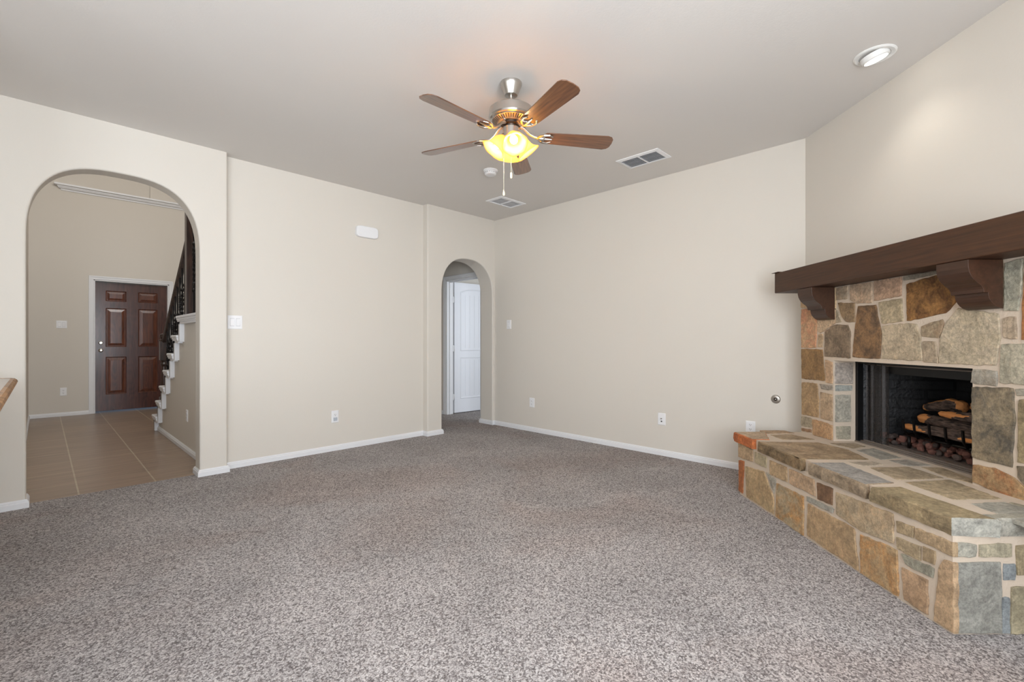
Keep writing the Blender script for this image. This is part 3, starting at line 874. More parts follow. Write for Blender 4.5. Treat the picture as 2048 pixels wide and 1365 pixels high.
# ------------------------------------------------------------------ switches, outlets, small wall things
def plate_obj(name, label, cat, P, axis, w, h, kind, group=None):
    """wall plate centred at P; axis 'v' faces -y, 'u' faces -x"""
    rz = 0 if axis == 'v' else math.radians(-90)
    t = thing(name, label, cat, P, rz, group)
    m = MB()
    a, b = w / 2, h / 2
    vs = [(-a, 0, -b), (a, 0, -b), (a, 0, b), (-a, 0, b), (-a, -0.003, -b), (a, -0.003, -b), (a, -0.003, b), (-a, -0.003, b),
          (-a + .005, -0.006, -b + .005), (a - .005, -0.006, -b + .005), (a - .005, -0.006, b - .005), (-a + .005, -0.006, b - .005)]
    fs = [(0, 1, 5, 4), (1, 2, 6, 5), (2, 3, 7, 6), (3, 0, 4, 7), (4, 5, 9, 8), (5, 6, 10, 9), (6, 7, 11, 10), (7, 4, 8, 11), (8, 9, 10, 11), (3, 2, 1, 0)]
    m.add(vs, fs)
    m.build('cover_plate', PLAST, t)
    if kind.startswith('rocker'):
        n = int(kind[-1])
        for i in range(n):
            x = (i - (n - 1) / 2) * 0.046
            MB().box(x - .0175, x + .0175, -0.0065, -0.005, -.035, .035).build('rocker_frame', PLAST2, t)
            mm = MB(); y1, y2 = (-0.013, -0.0075) if i % 2 == 0 else (-0.0075, -0.013)
            q = .0155; hh = .031
            mm.add([(x - q, -.006, -hh), (x + q, -.006, -hh), (x + q, -.006, hh), (x - q, -.006, hh), (x - q, y1, -hh), (x + q, y1, -hh), (x + q, y2, hh), (x - q, y2, hh)],
                   [(4, 5, 6, 7), (0, 1, 5, 4), (2, 3, 7, 6), (1, 2, 6, 5), (3, 0, 4, 7)])
            mm.build('rocker', PLAST, t)
    elif kind == 'duplex':
        for zc in (-0.0195, 0.0195):
            MB().prism([(0.0165 * math.cos(a_) , zc + max(-.013, min(.013, .0165 * math.sin(a_)))) for a_ in [2 * math.pi * i / 24 for i in range(24)]], -0.0085, -0.005, 'y').build('socket', PLAST, t)
            mm = MB().box(-.0075, -.0050, -.0090, -.0083, zc - .002, zc + .007).box(.0050, .0075, -.0090, -.0083, zc - .002, zc + .006)
            mm.box(-.0022, .0022, -.0090, -.0083, zc - .0095, zc - .005)
            mm.build('slots', DARKP, t)
    elif kind == 'nightlight':
        MB().box(-.0165, .0165, -.0085, -.005, .004, .033).build('socket', PLAST, t)
        MB().box(-.0075, -.005, -.0090, -.0083, .017, .026).box(.005, .0075, -.0090, -.0083, .017, .025).box(-.0025, .0025, -.0090, -.0083, .008, .013).build('slots', DARKP, t)
        MB().box(-.019, .019, -.014, -.005, -.042, -.008).build('night_light', simple('grey_lens', (186, 192, 200), 0.3), t, bevel=0.002)
    elif kind == 'coax':
        MB().lathe([(.006, 0), (.006, .010)], (0, -0.005, 0.006), 12, Mr).build('jack', NICKEL, t)
        MB().box(-.007, .007, -.0075, -.005, -.028, -.016).build('jack', DARKP, t)
    return t
plate_obj('light_switch', 'white double rocker switch on the recessed wall beside the large arch', 'light switch', (1.199, VR, 1.289), 'v', 0.117, 0.120, 'rocker2')
plate_obj('light_switch', 'white single rocker switch on the right wall next to the small arch', 'light switch', (UB, 4.255, 1.338), 'u', 0.080, 0.118, 'rocker1')
plate_obj('light_switch', 'white double rocker switch in the foyer left of the front door', 'light switch', (0.207, VD, 1.370), 'v', 0.117, 0.113, 'rocker2')
plate_obj('wall_outlet', 'white outlet with grey night light low on the left wall', 'outlet', (2.108, VR, 0.348), 'v', 0.074, 0.124, 'nightlight')
plate_obj('wall_outlet', 'white duplex outlet low on the right wall nearest the small arch', 'outlet', (UB, 3.852, 0.358), 'u', 0.080, 0.116, 'duplex')
plate_obj('cable_outlet', 'white cable jack plate low on the middle of the right wall', 'outlet', (UB, 2.137, 0.356), 'u', 0.080, 0.118, 'coax')
plate_obj('wall_outlet', 'white outlet peeking over the left end of the stone hearth', 'outlet', (UB, 1.325, 0.385), 'u', 0.076, 0.100, 'duplex')
plate_obj('wall_outlet', 'white duplex outlet in the foyer below the switch', 'outlet', (0.225, VD, 0.365), 'v', 0.074, 0.120, 'duplex')
po = None
_r = ray(374.5, 832); _t = 1.03 / _r.x
plate_obj('wall_outlet', 'white outlet on the wall under the stairs', 'outlet', (1.03, _r.y * _t, CAM_H + _r.z * _t), 'u', 0.074, 0.118, 'duplex')

m = MB()
cw, chh = 0.125, 0.060
pts = []
for i in range(40):
    a_ = 2 * math.pi * i / 40
    c, s = math.cos(a_), math.sin(a_)
    pts.append((cw * math.copysign(abs(c) ** 0.35, c), chh * math.copysign(abs(s) ** 0.42, s)))
m.prism(pts, -0.045, 0.0, 'y')
o = m.build('door_chime', PLAST, loc=(2.450, VR, 2.291), bevel=0.008, seg=3)
tag(o, 'white plastic door chime box high on the left wall', 'door chime')

gk = thing('gas_valve_plate', 'round nickel gas key valve plate on the right wall above the hearth', 'gas valve', (UB, 1.131, 0.640), math.radians(-90))
MB().lathe([(0.036, 0), (0.036, 0.003), (0.031, 0.008), (0.018, 0.011), (0.014, 0.011), (0.013, 0.006)], (0, 0, 0), 32, Mr, cap1=False).build('escutcheon', NICKEL, gk)
MB().lathe([(0.0135, 0.001), (0.0135, 0.007)], (0, 0, 0), 20, Mr).build('socket_well', NICKELD, gk)
MB().lathe([(0.0055, 0.007), (0.0055, 0.013), (0.002, 0.014)], (0, 0, 0), 12, Mr).build('valve_stem', NICKEL, gk)

# ------------------------------------------------------------------ ceiling fittings
def register(name, label, x0, x1, y0, y1, nslat, along, two, duct_shade=(96, 98, 102)):
    t = thing(name, label, 'air vent', ((x0 + x1) / 2, (y0 + y1) / 2, H))
    W, D = (x1 - x0) / 2, (y1 - y0) / 2
    f = 0.032
    m = MB()
    def ringf():
        o_ = [(-W, -D), (W, -D), (W, D), (-W, D)]; i_ = [(-W + f, -D + f), (W - f, -D + f), (W - f, D - f), (-W + f, D - f)]
        vs = [(x, y, 0) for x, y in o_] + [(x, y, -0.006) for x, y in o_] + [(x, y, -0.012) for x, y in i_] + [(x, y, 0) for x, y in i_]
        fs = []
        for k in range(3):
            for i in range(4):
                j = (i + 1) % 4
                fs.append((k * 4 + i, k * 4 + j, (k + 1) * 4 + j, (k + 1) * 4 + i))
        m.add(vs, fs)
    ringf()
    if two:
        if along == 'y': m.box(-W + f, W - f, -0.006, 0.006, -0.011, -0.001)
        else: m.box(-0.006, 0.006, -D + f, D - f, -0.011, -0.001)
    m.build('frame', PLAST, t)
    MB().box(-W + f, W - f, -D + f, D - f, -0.0012, -0.0004).build('duct', simple('vent_shadow', duct_shade, 0.8), t)  # thin grey sheet painted as the shade inside the vent
    m = MB()
    for i in range(nslat):
        q = (i + 0.5) / nslat
        if duct_shade[0] > 150:                   # nearly closed louvers
            y = -D + f + (2 * D - 2 * f) * q; hw = (D - f) / nslat * 0.96
            m.add([(-W + f, y - hw, -0.0075), (-W + f, y + hw, -0.004), (W - f, y + hw, -0.004), (W - f, y - hw, -0.0075)], [(0, 1, 2, 3)])
        elif along == 'y':
            x = -W + f + (2 * W - 2 * f) * q
            m.add([(x - .004, -D + f, -0.010), (x + .004, -D + f, -0.003), (x + .004, D - f, -0.003), (x - .004, D - f, -0.010)], [(0, 1, 2, 3)])
        else:
            y = -D + f + (2 * D - 2 * f) * q
            m.add([(-W + f, y - .004, -0.010), (-W + f, y + .004, -0.003), (W - f, y + .004, -0.003), (W - f, y - .004, -0.010)], [(0, 1, 2, 3)])
    o = m.build('louver', PLAST if duct_shade[0] > 150 else PLAST2, t)
    sd = o.modifiers.new('thick', 'SOLIDIFY'); sd.thickness = 0.001
    return t
register('ceiling_vent', 'white louvered ceiling vent with two banks, right of the fan', 3.612, 3.868, 1.846, 2.248, 12, 'y', True)
register('ceiling_vent', 'white ceiling vent near the corner above the small arch', 3.585, 3.990, 3.695, 3.952, 14, 'x', True, (196, 200, 206))

sd_ = thing('smoke_detector', 'white round smoke detector on the ceiling behind the fan', 'smoke detector', (2.980, 3.217, H))
MB().lathe([(0.069, 0), (0.069, -0.010), (0.064, -0.014)], (0, 0, 0), 36).build('base', PLAST, sd_)
m = MB().lathe([(0.058, -0.014), (0.058, -0.024), (0.054, -0.038), (0.044, -0.046), (0.0, -0.048)], (0, 0, 0), 36, cap0=False, cap1=False)
m.build('cover', PLAST, sd_)
m = MB()
for i in range(18):
    a_ = 2 * math.pi * i / 18
    c, s = math.cos(a_), math.sin(a_)
    m.add([(0.0585 * c - 0.006 * s, 0.0585 * s + 0.006 * c, -0.028), (0.0585 * c + 0.006 * s, 0.0585 * s - 0.006 * c, -0.028),
           (0.0585 * c + 0.006 * s, 0.0585 * s - 0.006 * c, -0.024), (0.0585 * c - 0.006 * s, 0.0585 * s + 0.006 * c, -0.024)], [(0, 1, 2, 3)])
m.build('grille', DARKP, sd_)

rl = thing('recessed_light', 'round white recessed eyeball downlight, lit, near the fireplace wall', 'ceiling light', (3.301, 0.372, H))
MB().lathe([(0.100, 0), (0.100, -0.003), (0.092, -0.008), (0.074, -0.006), (0.070, 0.0)], (0, 0, 0), 40, cap0=False, cap1=False).build('trim_ring', CANW, rl)
Mt = Matrix.Rotation(math.radians(-18), 4, Vector((1, 1, 0)))
m = MB()
m.lathe([(0.0685, 0.004), (0.069, -0.012), (0.064, -0.024), (0.056, -0.028), (0.052, -0.020)], (0, 0, 0), 40, Mt, cap0=True, cap1=False)
m.build('eyeball', CANW, rl)
MB().lathe([(0.0525, -0.0205), (0.0525, -0.0215)], (0, 0, 0), 40, Mt).build('lens', LEDM, rl)
ld = bpy.data.lights.new('recessed_lamp', 'SPOT'); ld.energy = 6; ld.spot_size = math.radians(120); ld.spot_blend = 0.9; ld.shadow_soft_size = 0.05; ld.color = (1.0, 0.93, 0.82)
lo = bpy.data.objects.new('recessed_lamp', ld); COL.objects.link(lo); lo.parent = rl; lo.location = (0.01, -0.01, -0.05)
lo.rotation_euler = (0, 0, 0)

# ------------------------------------------------------------------ ceiling fan
FANP = Vector((0, 0, 0)); _c = 2.90
FANP = Vector((_fw[0] * _c + _rt[0] * -0.006, _fw[1] * _c + _rt[1] * -0.006, 0))
fan = thing('ceiling_fan', 'brushed nickel ceiling fan with five walnut blades and lit amber glass shades', 'ceiling fan', (FANP.x, FANP.y, H), YAW - math.radians(90))
def zz(z): return z - H
MB().lathe([(0.068, 0), (0.068, -0.012), (0.064, -0.022), (0.052, -0.050), (0.044, -0.066), (0.040, -0.078), (0.018, -0.080)], (0, 0, 0), 40).build('canopy', NICKEL, fan)
MB().lathe([(0.0125, -0.075), (0.0125, -0.180)], (0, 0, 0), 20).build('downrod', NICKEL, fan)
m = MB().lathe([(0.020, zz(2.576)), (0.060, zz(2.578)), (0.130, zz(2.574)), (0.137, zz(2.568)), (0.139, zz(2.520)), (0.134, zz(2.511)), (0.126, zz(2.506))], (0, 0, 0), 56, cap0=False, cap1=False)
m.lathe([(0.126, zz(2.506)), (0.121, zz(2.500)), (0.084, zz(2.485)), (0.062, zz(2.484))], (0, 0, 0), 56, cap0=False)
m.build('motor_housing', NICKEL, fan)
m = MB()
for i in range(44):
    a_ = 2 * math.pi * i / 44
    p0 = Vector((0.1175, 0, zz(2.4986))); p1 = Vector((0.088, 0, zz(2.4866)))
    R_ = Matrix.Rotation(a_, 4, 'Z')
    nn = Vector((0.35, 0, -0.93)).normalized() * 0.0012
    q = 0.0030
    vs = [R_ @ (p0 + nn + Vector((0, -q, 0))), R_ @ (p0 + nn + Vector((0, q, 0))), R_ @ (p1 + nn + Vector((0, q, 0))), R_ @ (p1 + nn + Vector((0, -q, 0)))]
    m.add(vs, [(0, 1, 2, 3)])
m.build('vent_slots', DARKP, fan)
MB().lathe([(0.066, zz(2.485)), (0.064, zz(2.472)), (0.050, zz(2.466)), (0.047, zz(2.458))], (0, 0, 0), 40).build('collar', NICKELD, fan)
MB().lathe([(0.050, zz(2.460)), (0.052, zz(2.456)), (0.052, zz(2.398)), (0.046, zz(2.386)), (0.030, zz(2.376)), (0.014, zz(2.364)), (0.006, zz(2.350))], (0, 0, 0), 40).build('switch_housing', NICKEL, fan)
ZB = 2.412
for k in range(5):
    a_ = math.radians(10 + 72 * k)
    # blade with rounded end
    L0, L1, W0, W1 = 0.205, 0.665, 0.052, 0.068
    out = []
    out += [(L0, -W0 + 0.018), (L0 + 0.018, -W0)]
    out += [(L1 - 0.045, -W1), (L1 - 0.018, -W1 + 0.010), (L1 - 0.004, -W1 + 0.030), (L1, 0.0), (L1 - 0.004, W1 - 0.030), (L1 - 0.018, W1 - 0.010), (L1 - 0.045, W1)]
    out += [(L0 + 0.018, W0), (L0, W0 - 0.018)]
    m = MB().prism(out, -0.003, 0.003, 'z')
    b = m.build('blade', BLADE, fan, loc=(0, 0, zz(ZB)), rot=(math.radians(-12), 0, 0), bevel=0.0015)
    b.rotation_mode = 'XYZ'
    b.matrix_local = Matrix.Translation((0, 0, zz(ZB))) @ Matrix.Rotation(a_, 4, 'Z') @ Matrix.Rotation(math.radians(-12), 4, 'X')
    m = MB()
    m.tube([(0.052, 0, 0.066), (0.085, 0, 0.052), (0.120, 0, 0.018), (0.150, 0, 0.002), (0.178, 0, -0.004)], [0.010, 0.009, 0.008, 0.008, 0.009], 10)
    for s in (-1, 1):                     # open scroll holding the blade
        m.tube([(0.170, 0, -0.004), (0.182, s * 0.022, -0.005), (0.205, s * 0.040, -0.006), (0.238, s * 0.044, -0.006), (0.262, s * 0.030, -0.006)], [0.008, 0.008, 0.008, 0.007, 0.005], 8)
    m.tube([(0.170, 0, -0.004), (0.215, 0, -0.006), (0.262, 0, -0.006)], [0.009, 0.008, 0.005], 8)
    m.tube([(0.205, -0.040, -0.006), (0.212, 0, -0.006), (0.205, 0.040, -0.006)], 0.006, 8)
    b = m.build('blade_iron', NICKEL, fan)
    b.matrix_local = Matrix.Translation((0, 0, zz(ZB))) @ Matrix.Rotation(a_, 4, 'Z') @ Matrix.Rotation(math.radians(-6), 4, 'X')
shprof = [(0.021, 0.0), (0.024, 0.006), (0.033, 0.018), (0.041, 0.036), (0.044, 0.056), (0.047, 0.074), (0.056, 0.092), (0.070, 0.106), (0.078, 0.112)]
for k, az in enumerate((-78, 12, 102, 192)):
    T = Matrix.Rotation(math.radians(az), 4, 'Z') @ Matrix.Translation((0.046, 0, zz(2.398))) @ Matrix.Rotation(math.radians(143), 4, 'Y')
    wob = lambda kk, a: 0.035 * math.cos(6 * a) * (max(0, kk - 4) / 4.0)
    m = MB().lathe(shprof, (0, 0, 0), 48, None, cap0=False, cap1=False, wob=wob)
    o = m.build('glass_shade', SHADE, fan)
    o.matrix_local = T
    sd2 = o.modifiers.new('thick', 'SOLIDIFY'); sd2.thickness = 0.0025
    hm = MB().lathe([(0.012, -0.030), (0.016, -0.020), (0.024, -0.004), (0.024, 0.008)], (0, 0, 0), 20)
    h_ = hm.build('socket_holder', NICKEL, fan); h_.matrix_local = T
    bm_ = MB().lathe([(0.010, 0.010), (0.013, 0.022), (0.021, 0.038), (0.0255, 0.056), (0.023, 0.072), (0.013, 0.084), (0.0, 0.087)], (0, 0, 0), 20, cap1=False)
    b_ = bm_.build('bulb', BULB, fan); b_.matrix_local = T
    pl = bpy.data.lights.new('fan_bulb_light', 'POINT'); pl.energy = 4.5; pl.color = (1.0, 0.78, 0.46); pl.shadow_soft_size = 0.03
    po_ = bpy.data.objects.new('fan_bulb_light', pl); COL.objects.link(po_); po_.parent = fan
    po_.location = (T @ Vector((0, 0, 0.100)))
for (az, r, z0, z1, fob) in [(205, 0.050, 2.40, 2.036, 0), (-85, 0.008, 2.36, 2.165, 1)]:
    x, y = r * math.cos(math.radians(az)), r * math.sin(math.radians(az))
    m = MB().tube([(x, y, zz(z0)), (x, y, zz(z1))], 0.0014, 6)
    c_ = m.build('pull_chain', CHAIN, fan)
    if fob == 0: f_ = MB().lathe([(0.001, 0.030), (0.004, 0.020), (0.0075, 0.004), (0.006, -0.006), (0.002, -0.010)], (x, y, zz(z1)), 12)
    else: f_ = MB().lathe([(0.003, 0.012), (0.0065, 0.008), (0.0065, -0.022), (0.003, -0.026)], (x, y, zz(z1)), 12)
    f_.build('pull_fob', CHAIN, c_)

# ------------------------------------------------------------------ fireplace (frame: x right, y depth, rotated -45 deg)
R45 = math.radians(-45)
fp = thing('fireplace', 'corner fireplace of tan and grey fieldstone with raised hearth', 'fireplace', (0, 0, 0), R45)
XS, XB, ZH = 2.21, 1.70, 0.445           # stone face, hearth front, hearth top
YN, YF = 1.755, 3.47                      # near and far ends of the hearth
SY0, SY1 = 1.86, 3.467                    # ends of the stone surround
ZT = 1.487                                # top of the stonework, under the mantel
STONE_K = 1.16
def shade_c(c, k=STONE_K):
    g = sum(c[:3]) / 3
    c = [g + (v - g) * 0.86 for v in c[:3]]
    c = [c[0] * 1.03, c[1] * 0.995, c[2] * 0.975]
    return tuple(min(1, v * k) for v in lin(c))
def stone(m, P, nrm, col, acc=None, amt=0.0, t=0.007, jit=0.003, step=0.022, grow=0.004):
    """irregular stone face: polygon P (3-D, planar) raised by t along nrm with an eased edge"""
    nrm = Vector(nrm)
    P = [Vector(p) for p in P]
    c = sum(P, Vector()) / len(P)
    area = Vector()
    for i in range(len(P)):
        area += (P[i] - c).cross(P[(i + 1) % len(P)] - c)
    if area.dot(nrm) < 0: P = P[::-1]
    # grow the outline so that the joints are the width of a finger
    G = []
    n = len(P)
    for i in range(n):
        e0 = (P[i] - P[i - 1]).normalized(); e1 = (P[(i + 1) % n] - P[i]).normalized()
        o0 = e0.cross(nrm); o1 = e1.cross(nrm)
        mdir = o0 + o1
        if mdir.length < 0.3: mdir = o0
        mdir.normalize()
        G.append(P[i] + mdir * (grow / max(0.5, mdir.dot(o0))))
    P = G
    Q = []
    for i in range(n):
        a, b = P[i], P[(i + 1) % n]
        L_ = (b - a).length
        k = max(2, int(L_ / step))
        prev = P[i - 1]
        e = (b - a).normalized() if L_ > 1e-6 else Vector((0, 0, 1))
        side = e.cross(nrm)
        for q in range(k):
            tt = q / k
            if q == 0:                      # ease the corner
                e0 = (a - prev).normalized()
                Q.append(a + (-e0 + e) * 0.0015 + side * random.uniform(-jit, jit) * 0.4)
            else:
                Q.append(a.lerp(b, tt) + side * random.uniform(-jit, jit))
    N_ = len(Q)
    def inset(d):
        R_ = []
        for i in range(N_):
            a, b, c2 = Q[i - 1], Q[i], Q[(i + 1) % N_]
            e0 = (b - a); e1 = (c2 - b)
            s = (e0.normalized() + e1.normalized())
            if s.length < 1e-6: s = e1
            s.normalize()
            R_.append(b - s.cross(nrm) * d)
        return R_
    # soft worn profile
    rings = [[q - nrm * 0.012 for q in Q], [q + nrm * (t * 0.35) for q in Q], [q + nrm * (t * 0.85) for q in inset(0.0015)], [q + nrm * t for q in inset(0.004)]]
    vs = [p for r in rings for p in r]
    fs = []
    for k in range(3):
        for i in range(N_):
            j = (i + 1) % N_
            fs.append((k * N_ + i, k * N_ + j, (k + 1) * N_ + j, (k + 1) * N_ + i))
    fs.append(tuple(range(3 * N_, 4 * N_)))
    rs = random.uniform(0.98, 1.02)
    cc = shade_c([v * rs for v in col])
    ac = shade_c(acc or [v * 0.8 for v in col])
    m.add(vs, fs, 1, False, (cc, ac, amt))

TAN, GRY = (178, 160, 130), (160, 158, 145)
# --- surround: mortar body with the firebox opening cut out, then stones
m = MB()
ZO = 0.992
m.box(XS, XC + 0.0, SY0, FY0, ZH - 0.02, ZT).box(XS, XC, FY1, SY1, ZH - 0.02, ZT).box(XS, XC, FY0, FY1, ZO, ZT)
face = [
 ([(1603,588),(1603,615),(1640,617),(1672,617),(1672,574),(1640,582)], (190,168,130), None, 0),
 ([(1604,620),(1631,619),(1635,640),(1632,695),(1604,695)], (192,158,118), (196,128,96), .8),
 ([(1636,621),(1671,620),(1673,644),(1650,661),(1641,666),(1637,663)], (192,168,136), None, .3),
 ([(1638,670),(1646,669),(1645,694),(1637,694)], (186,162,128), None, .2),
 ([(1651,665),(1664,654),(1675,650),(1696,651),(1701,664),(1701,716),(1651,713)], (140,122,98), (96,82,66), .8),
 ([(1675,578),(1696,573),(1695,597),(1675,600)], (172,154,128), (150,150,140), .5),
 ([(1702,571),(1744,564),(1744,605),(1715,607),(1702,600)], (172,154,130), (192,160,130), .5),
 ([(1750,563),(1803,555),(1803,591),(1750,601)], (172,146,122), (198,164,136), .6),
 ([(1678,607),(1710,607),(1710,644),(1693,643),(1685,632)], (146,124,92), (110,94,76), .7),
 ([(1674,617),(1684,643),(1674,645)], (160,150,128), None, 0),
 ([(1718,613),(1752,611),(1757,640),(1763,668),(1760,717),(1707,714),(1711,665)], (146,112,74), (96,76,56), 1.0),
 ([(1759,606),(1804,598),(1806,642),(1766,647)], (172,160,130), None, .3),
 ([(1767,653),(1815,648),(1834,650),(1841,667),(1845,721),(1765,717)], (176,164,138), (190,176,150), .4),
 ([(1809,554),(1876,541),(1876,548),(1809,561)], (150,146,132), None, .4),
 ([(1815,570),(1873,552),(1897,552),(1912,590),(1913,604),(1892,626),(1816,641)], (160,116,60), (98,64,34), 1.0),
 ([(1901,545),(1950,533),(2006,520),(2006,610),(1950,616),(1920,608),(1916,590)], (166,150,122), None, .4),
 ([(1845,654),(1885,640),(1888,647),(1878,676),(1846,673)], (164,150,122), (140,112,86), .6),
 ([(1848,684),(1871,684),(1877,726),(1850,724)], (170,156,132), None, .3),
 ([(1918,618),(1950,622),(1998,630),(2001,676),(1992,730),(1881,726),(1881,682),(1895,645)], (176,166,140), (190,180,160), .5),
 ([(2013,527),(2045,519),(2043,575),(2037,621),(2010,621)], (160,160,142), (130,136,126), .5),
 ([(2009,638),(2032,635),(2034,677),(2010,675)], (170,155,132), None, .3),
 ([(2052,516),(2140,494),(2140,672),(2046,679)], (176,118,68), None, .4),
 ([(2006,690),(2048,689),(2150,690),(2150,776),(2002,765)], (164,162,142), (184,180,160), .6),
 ([(1948,740),(1994,743),(1994,772),(1944,765)], (158,158,148), (140,128,106), .6),
 ([(1946,776),(2026,778),(2030,830),(2024,934),(1947,914)], (142,130,104), (92,88,78), 1.0),
 ([(1948,931),(1990,938),(2030,957),(2060,988),(2150,1018),(2150,1040),(2048,1003),(1948,965)], (166,138,98), (150,92,50), .9),
 ([(2041,801),(2150,808),(2150,945),(2038,925)], (160,146,110), (110,100,76), .7),
 ([(2033,780),(2150,787),(2150,799),(2036,791)], (158,156,142), None, .3),
 ([(2037,934),(2150,955),(2150,1006),(2064,984),(2038,955)], (128,118,98), None, .6),
 ([(1604,699),(1645,700),(1650,761),(1605,757)], (146,114,70), (110,86,56), .6),
 ([(1652,721),(1665,725),(1665,767),(1653,765)], (186,156,122), None, .4),
 ([(1605,766),(1634,768),(1638,800),(1637,835),(1605,828)], (166,140,102), (150,120,80), .4),
 ([(1641,769),(1665,772),(1665,780),(1644,778)], (158,152,140), None, .3),
 ([(1642,785),(1665,790),(1665,842),(1643,837)], (178,156,126), None, .3),
 ([(1604,834),(1624,838),(1623,855),(1604,851)], (164,154,130), None, .3),
 ([(1604,857),(1623,861),(1623,865),(1604,861)], (150,118,88), None, .3),
 ([(1626,840),(1646,845),(1665,852),(1665,880),(1627,869)], (184,152,114), (164,126,86), .5),
]
for P, c, a, k in face:
    Q_ = [on_X(x, y, XS) for x, y in P]
    for q_ in Q_: q_.z = min(q_.z, ZT - 0.006)
    stone(m, Q_, (-1, 0, 0), c, a, k)
# left jamb of the opening (faces the room corner) and small returns on the ends
for P, c in [([(1670,727),(1705,727),(1705,767),(1670,767)], (168,162,154)), ([(1671,772),(1703,772),(1703,781),(1671,782)], (150,158,154)),
             ([(1671,791),(1700,791),(1701,843),(1671,844)], (162,162,150)), ([(1672,854),(1700,854),(1700,878),(1673,878)], (164,162,144))]:
    stone(m, [on_Y(x, y, FY1) for x, y in P], (0, -1, 0), c, None, .3, t=0.004, jit=0.002)
zz0 = ZH + 0.02
while zz0 < ZT - 0.08:
    hh = random.uniform(0.12, 0.24); hh = min(hh, ZT - 0.01 - zz0)
    for (yy, nn) in ((SY0, -1), (SY1, 1)):
        stone(m, [(XS + 0.012, yy, zz0), (XC - 0.012, yy, zz0), (XC - 0.012, yy, zz0 + hh - 0.018), (XS + 0.012, yy, zz0 + hh - 0.018)], (0, nn, 0), (170, 154, 124), None, .4)
    zz0 += hh
sur = m.build('stone_surround', [MORTAR, STONE], fp, fix=False)

# --- hearth body
m = MB()
m.box(XB, XC, YN, YF - 0.09, 0.0, ZH - 0.068).box(XB + 0.01, XC, YN + 0.01, YF - 0.02, ZH - 0.07, ZH - 0.004)
hf = [
 ([(1478,887),(1506,901),(1506,923),(1478,914)], (176,152,118), None, .3),
 ([(1511,905),(1534,916),(1533,936),(1511,925)], (166,156,126), None, .3),
 ([(1541,922),(1574,936),(1575,964),(1541,948)], (176,152,116), None, .3),
 ([(1580,940),(1628,960),(1631,992),(1581,967)], (176,152,122), (190,150,110), .5),
 ([(1636,967),(1666,979),(1665,1010),(1637,998)], (128,98,70), (96,70,50), .8),
 ([(1479,922),(1489,924),(1486,987),(1479,982)], (176,106,58), (150,80,40), .6),
 ([(1492,934),(1503,937),(1529,945),(1548,998),(1548,1028),(1495,994)], (174,154,116), (184,150,106), .5),
 ([(1534,946),(1552,961),(1549,986)], (150,148,136), None, .2),
 ([(1555,968),(1608,995),(1607,1071),(1553,1032)], (164,150,120), (180,132,72), .8),
 ([(1615,994),(1668,1019),(1666,1026),(1615,1002)], (150,150,140), None, .2),
 ([(1618,1009),(1709,1059),(1717,1141),(1616,1071)], (172,148,112), (184,152,112), .5),
 ([(1674,986),(1787,1030),(1788,1087),(1723,1062),(1675,1028)], (170,156,128), (184,154,114), .5),
 ([(1723,1071),(1795,1102),(1797,1192),(1723,1146)], (170,146,108), (186,130,66), .8),
 ([(1795,1044),(1829,1055),(1827,1075),(1797,1065)], (170,152,118), None, .3),
 ([(1834,1058),(1908,1087),(1908,1113),(1834,1078)], (172,150,116), None, .4),
 ([(1795,1076),(1842,1095),(1842,1121),(1797,1098)], (168,152,120), None, .3),
 ([(1849,1095),(1871,1105),(1869,1129),(1849,1121)], (168,148,114), None, .3),
 ([(1805,1110),(1868,1138),(1866,1155),(1813,1128)], (146,146,130), None, .3),
 ([(1806,1137),(1856,1162),(1856,1229),(1811,1200)], (170,142,110), (180,150,118), .5),
 ([(1890,1121),(1909,1128),(1909,1266),(1871,1242),(1882,1136)], (176,150,116), (188,162,128), .5),
]
for P, c, a, k in hf:
    stone(m, [on_X(x, y, XB) for x, y in P], (-1, 0, 0), c, a, k)
hr = [
 ([(1913,1087),(1950,1091),(1948,1112),(1913,1113)], (166,168,156)),
 ([(1958,1091),(2020,1089),(2020,1112),(1958,1113)], (170,166,142)),
 ([(1914,1127),(1998,1126),(2001,1266),(1914,1265)], (150,154,148)),
 ([(2007,1129),(2027,1129),(2027,1159),(2007,1159)], (140,152,158)),  # blue of the window daylight painted into this stone and the next
 ([(2005,1197),(2016,1197),(2016,1266),(2003,1266)], (140,152,158)),
 ([(2023,1176),(2115,1173),(2115,1266),(2021,1266)], (166,160,132)),
 ([(2032,1093),(2105,1091),(2105,1150),(2034,1149)], (164,152,120)),
 ([(2112,1091),(2230,1089),(2230,1180),(2114,1160)], (166,160,140)),
 ([(2124,1172),(2235,1190),(2235,1266),(2124,1266)], (158,156,142)),
]
for P, c in hr:
    stone(m, [on_Y(x, y, YN) for x, y in P], (0, -1, 0), c, None, .4)
for (x0, x1, z0, z1) in [(1.72, 1.95, .02, .20), (1.97, 2.2, .02, .16), (1.72, 1.9, .22, .36), (1.92, 2.2, .18, .36)]:
    stone(m, [(x0, YF - 0.09, z0), (x1, YF - 0.09, z0), (x1, YF - 0.09, z1), (x0, YF - 0.09, z1)], (0, 1, 0), (172, 152, 120), None, .4)
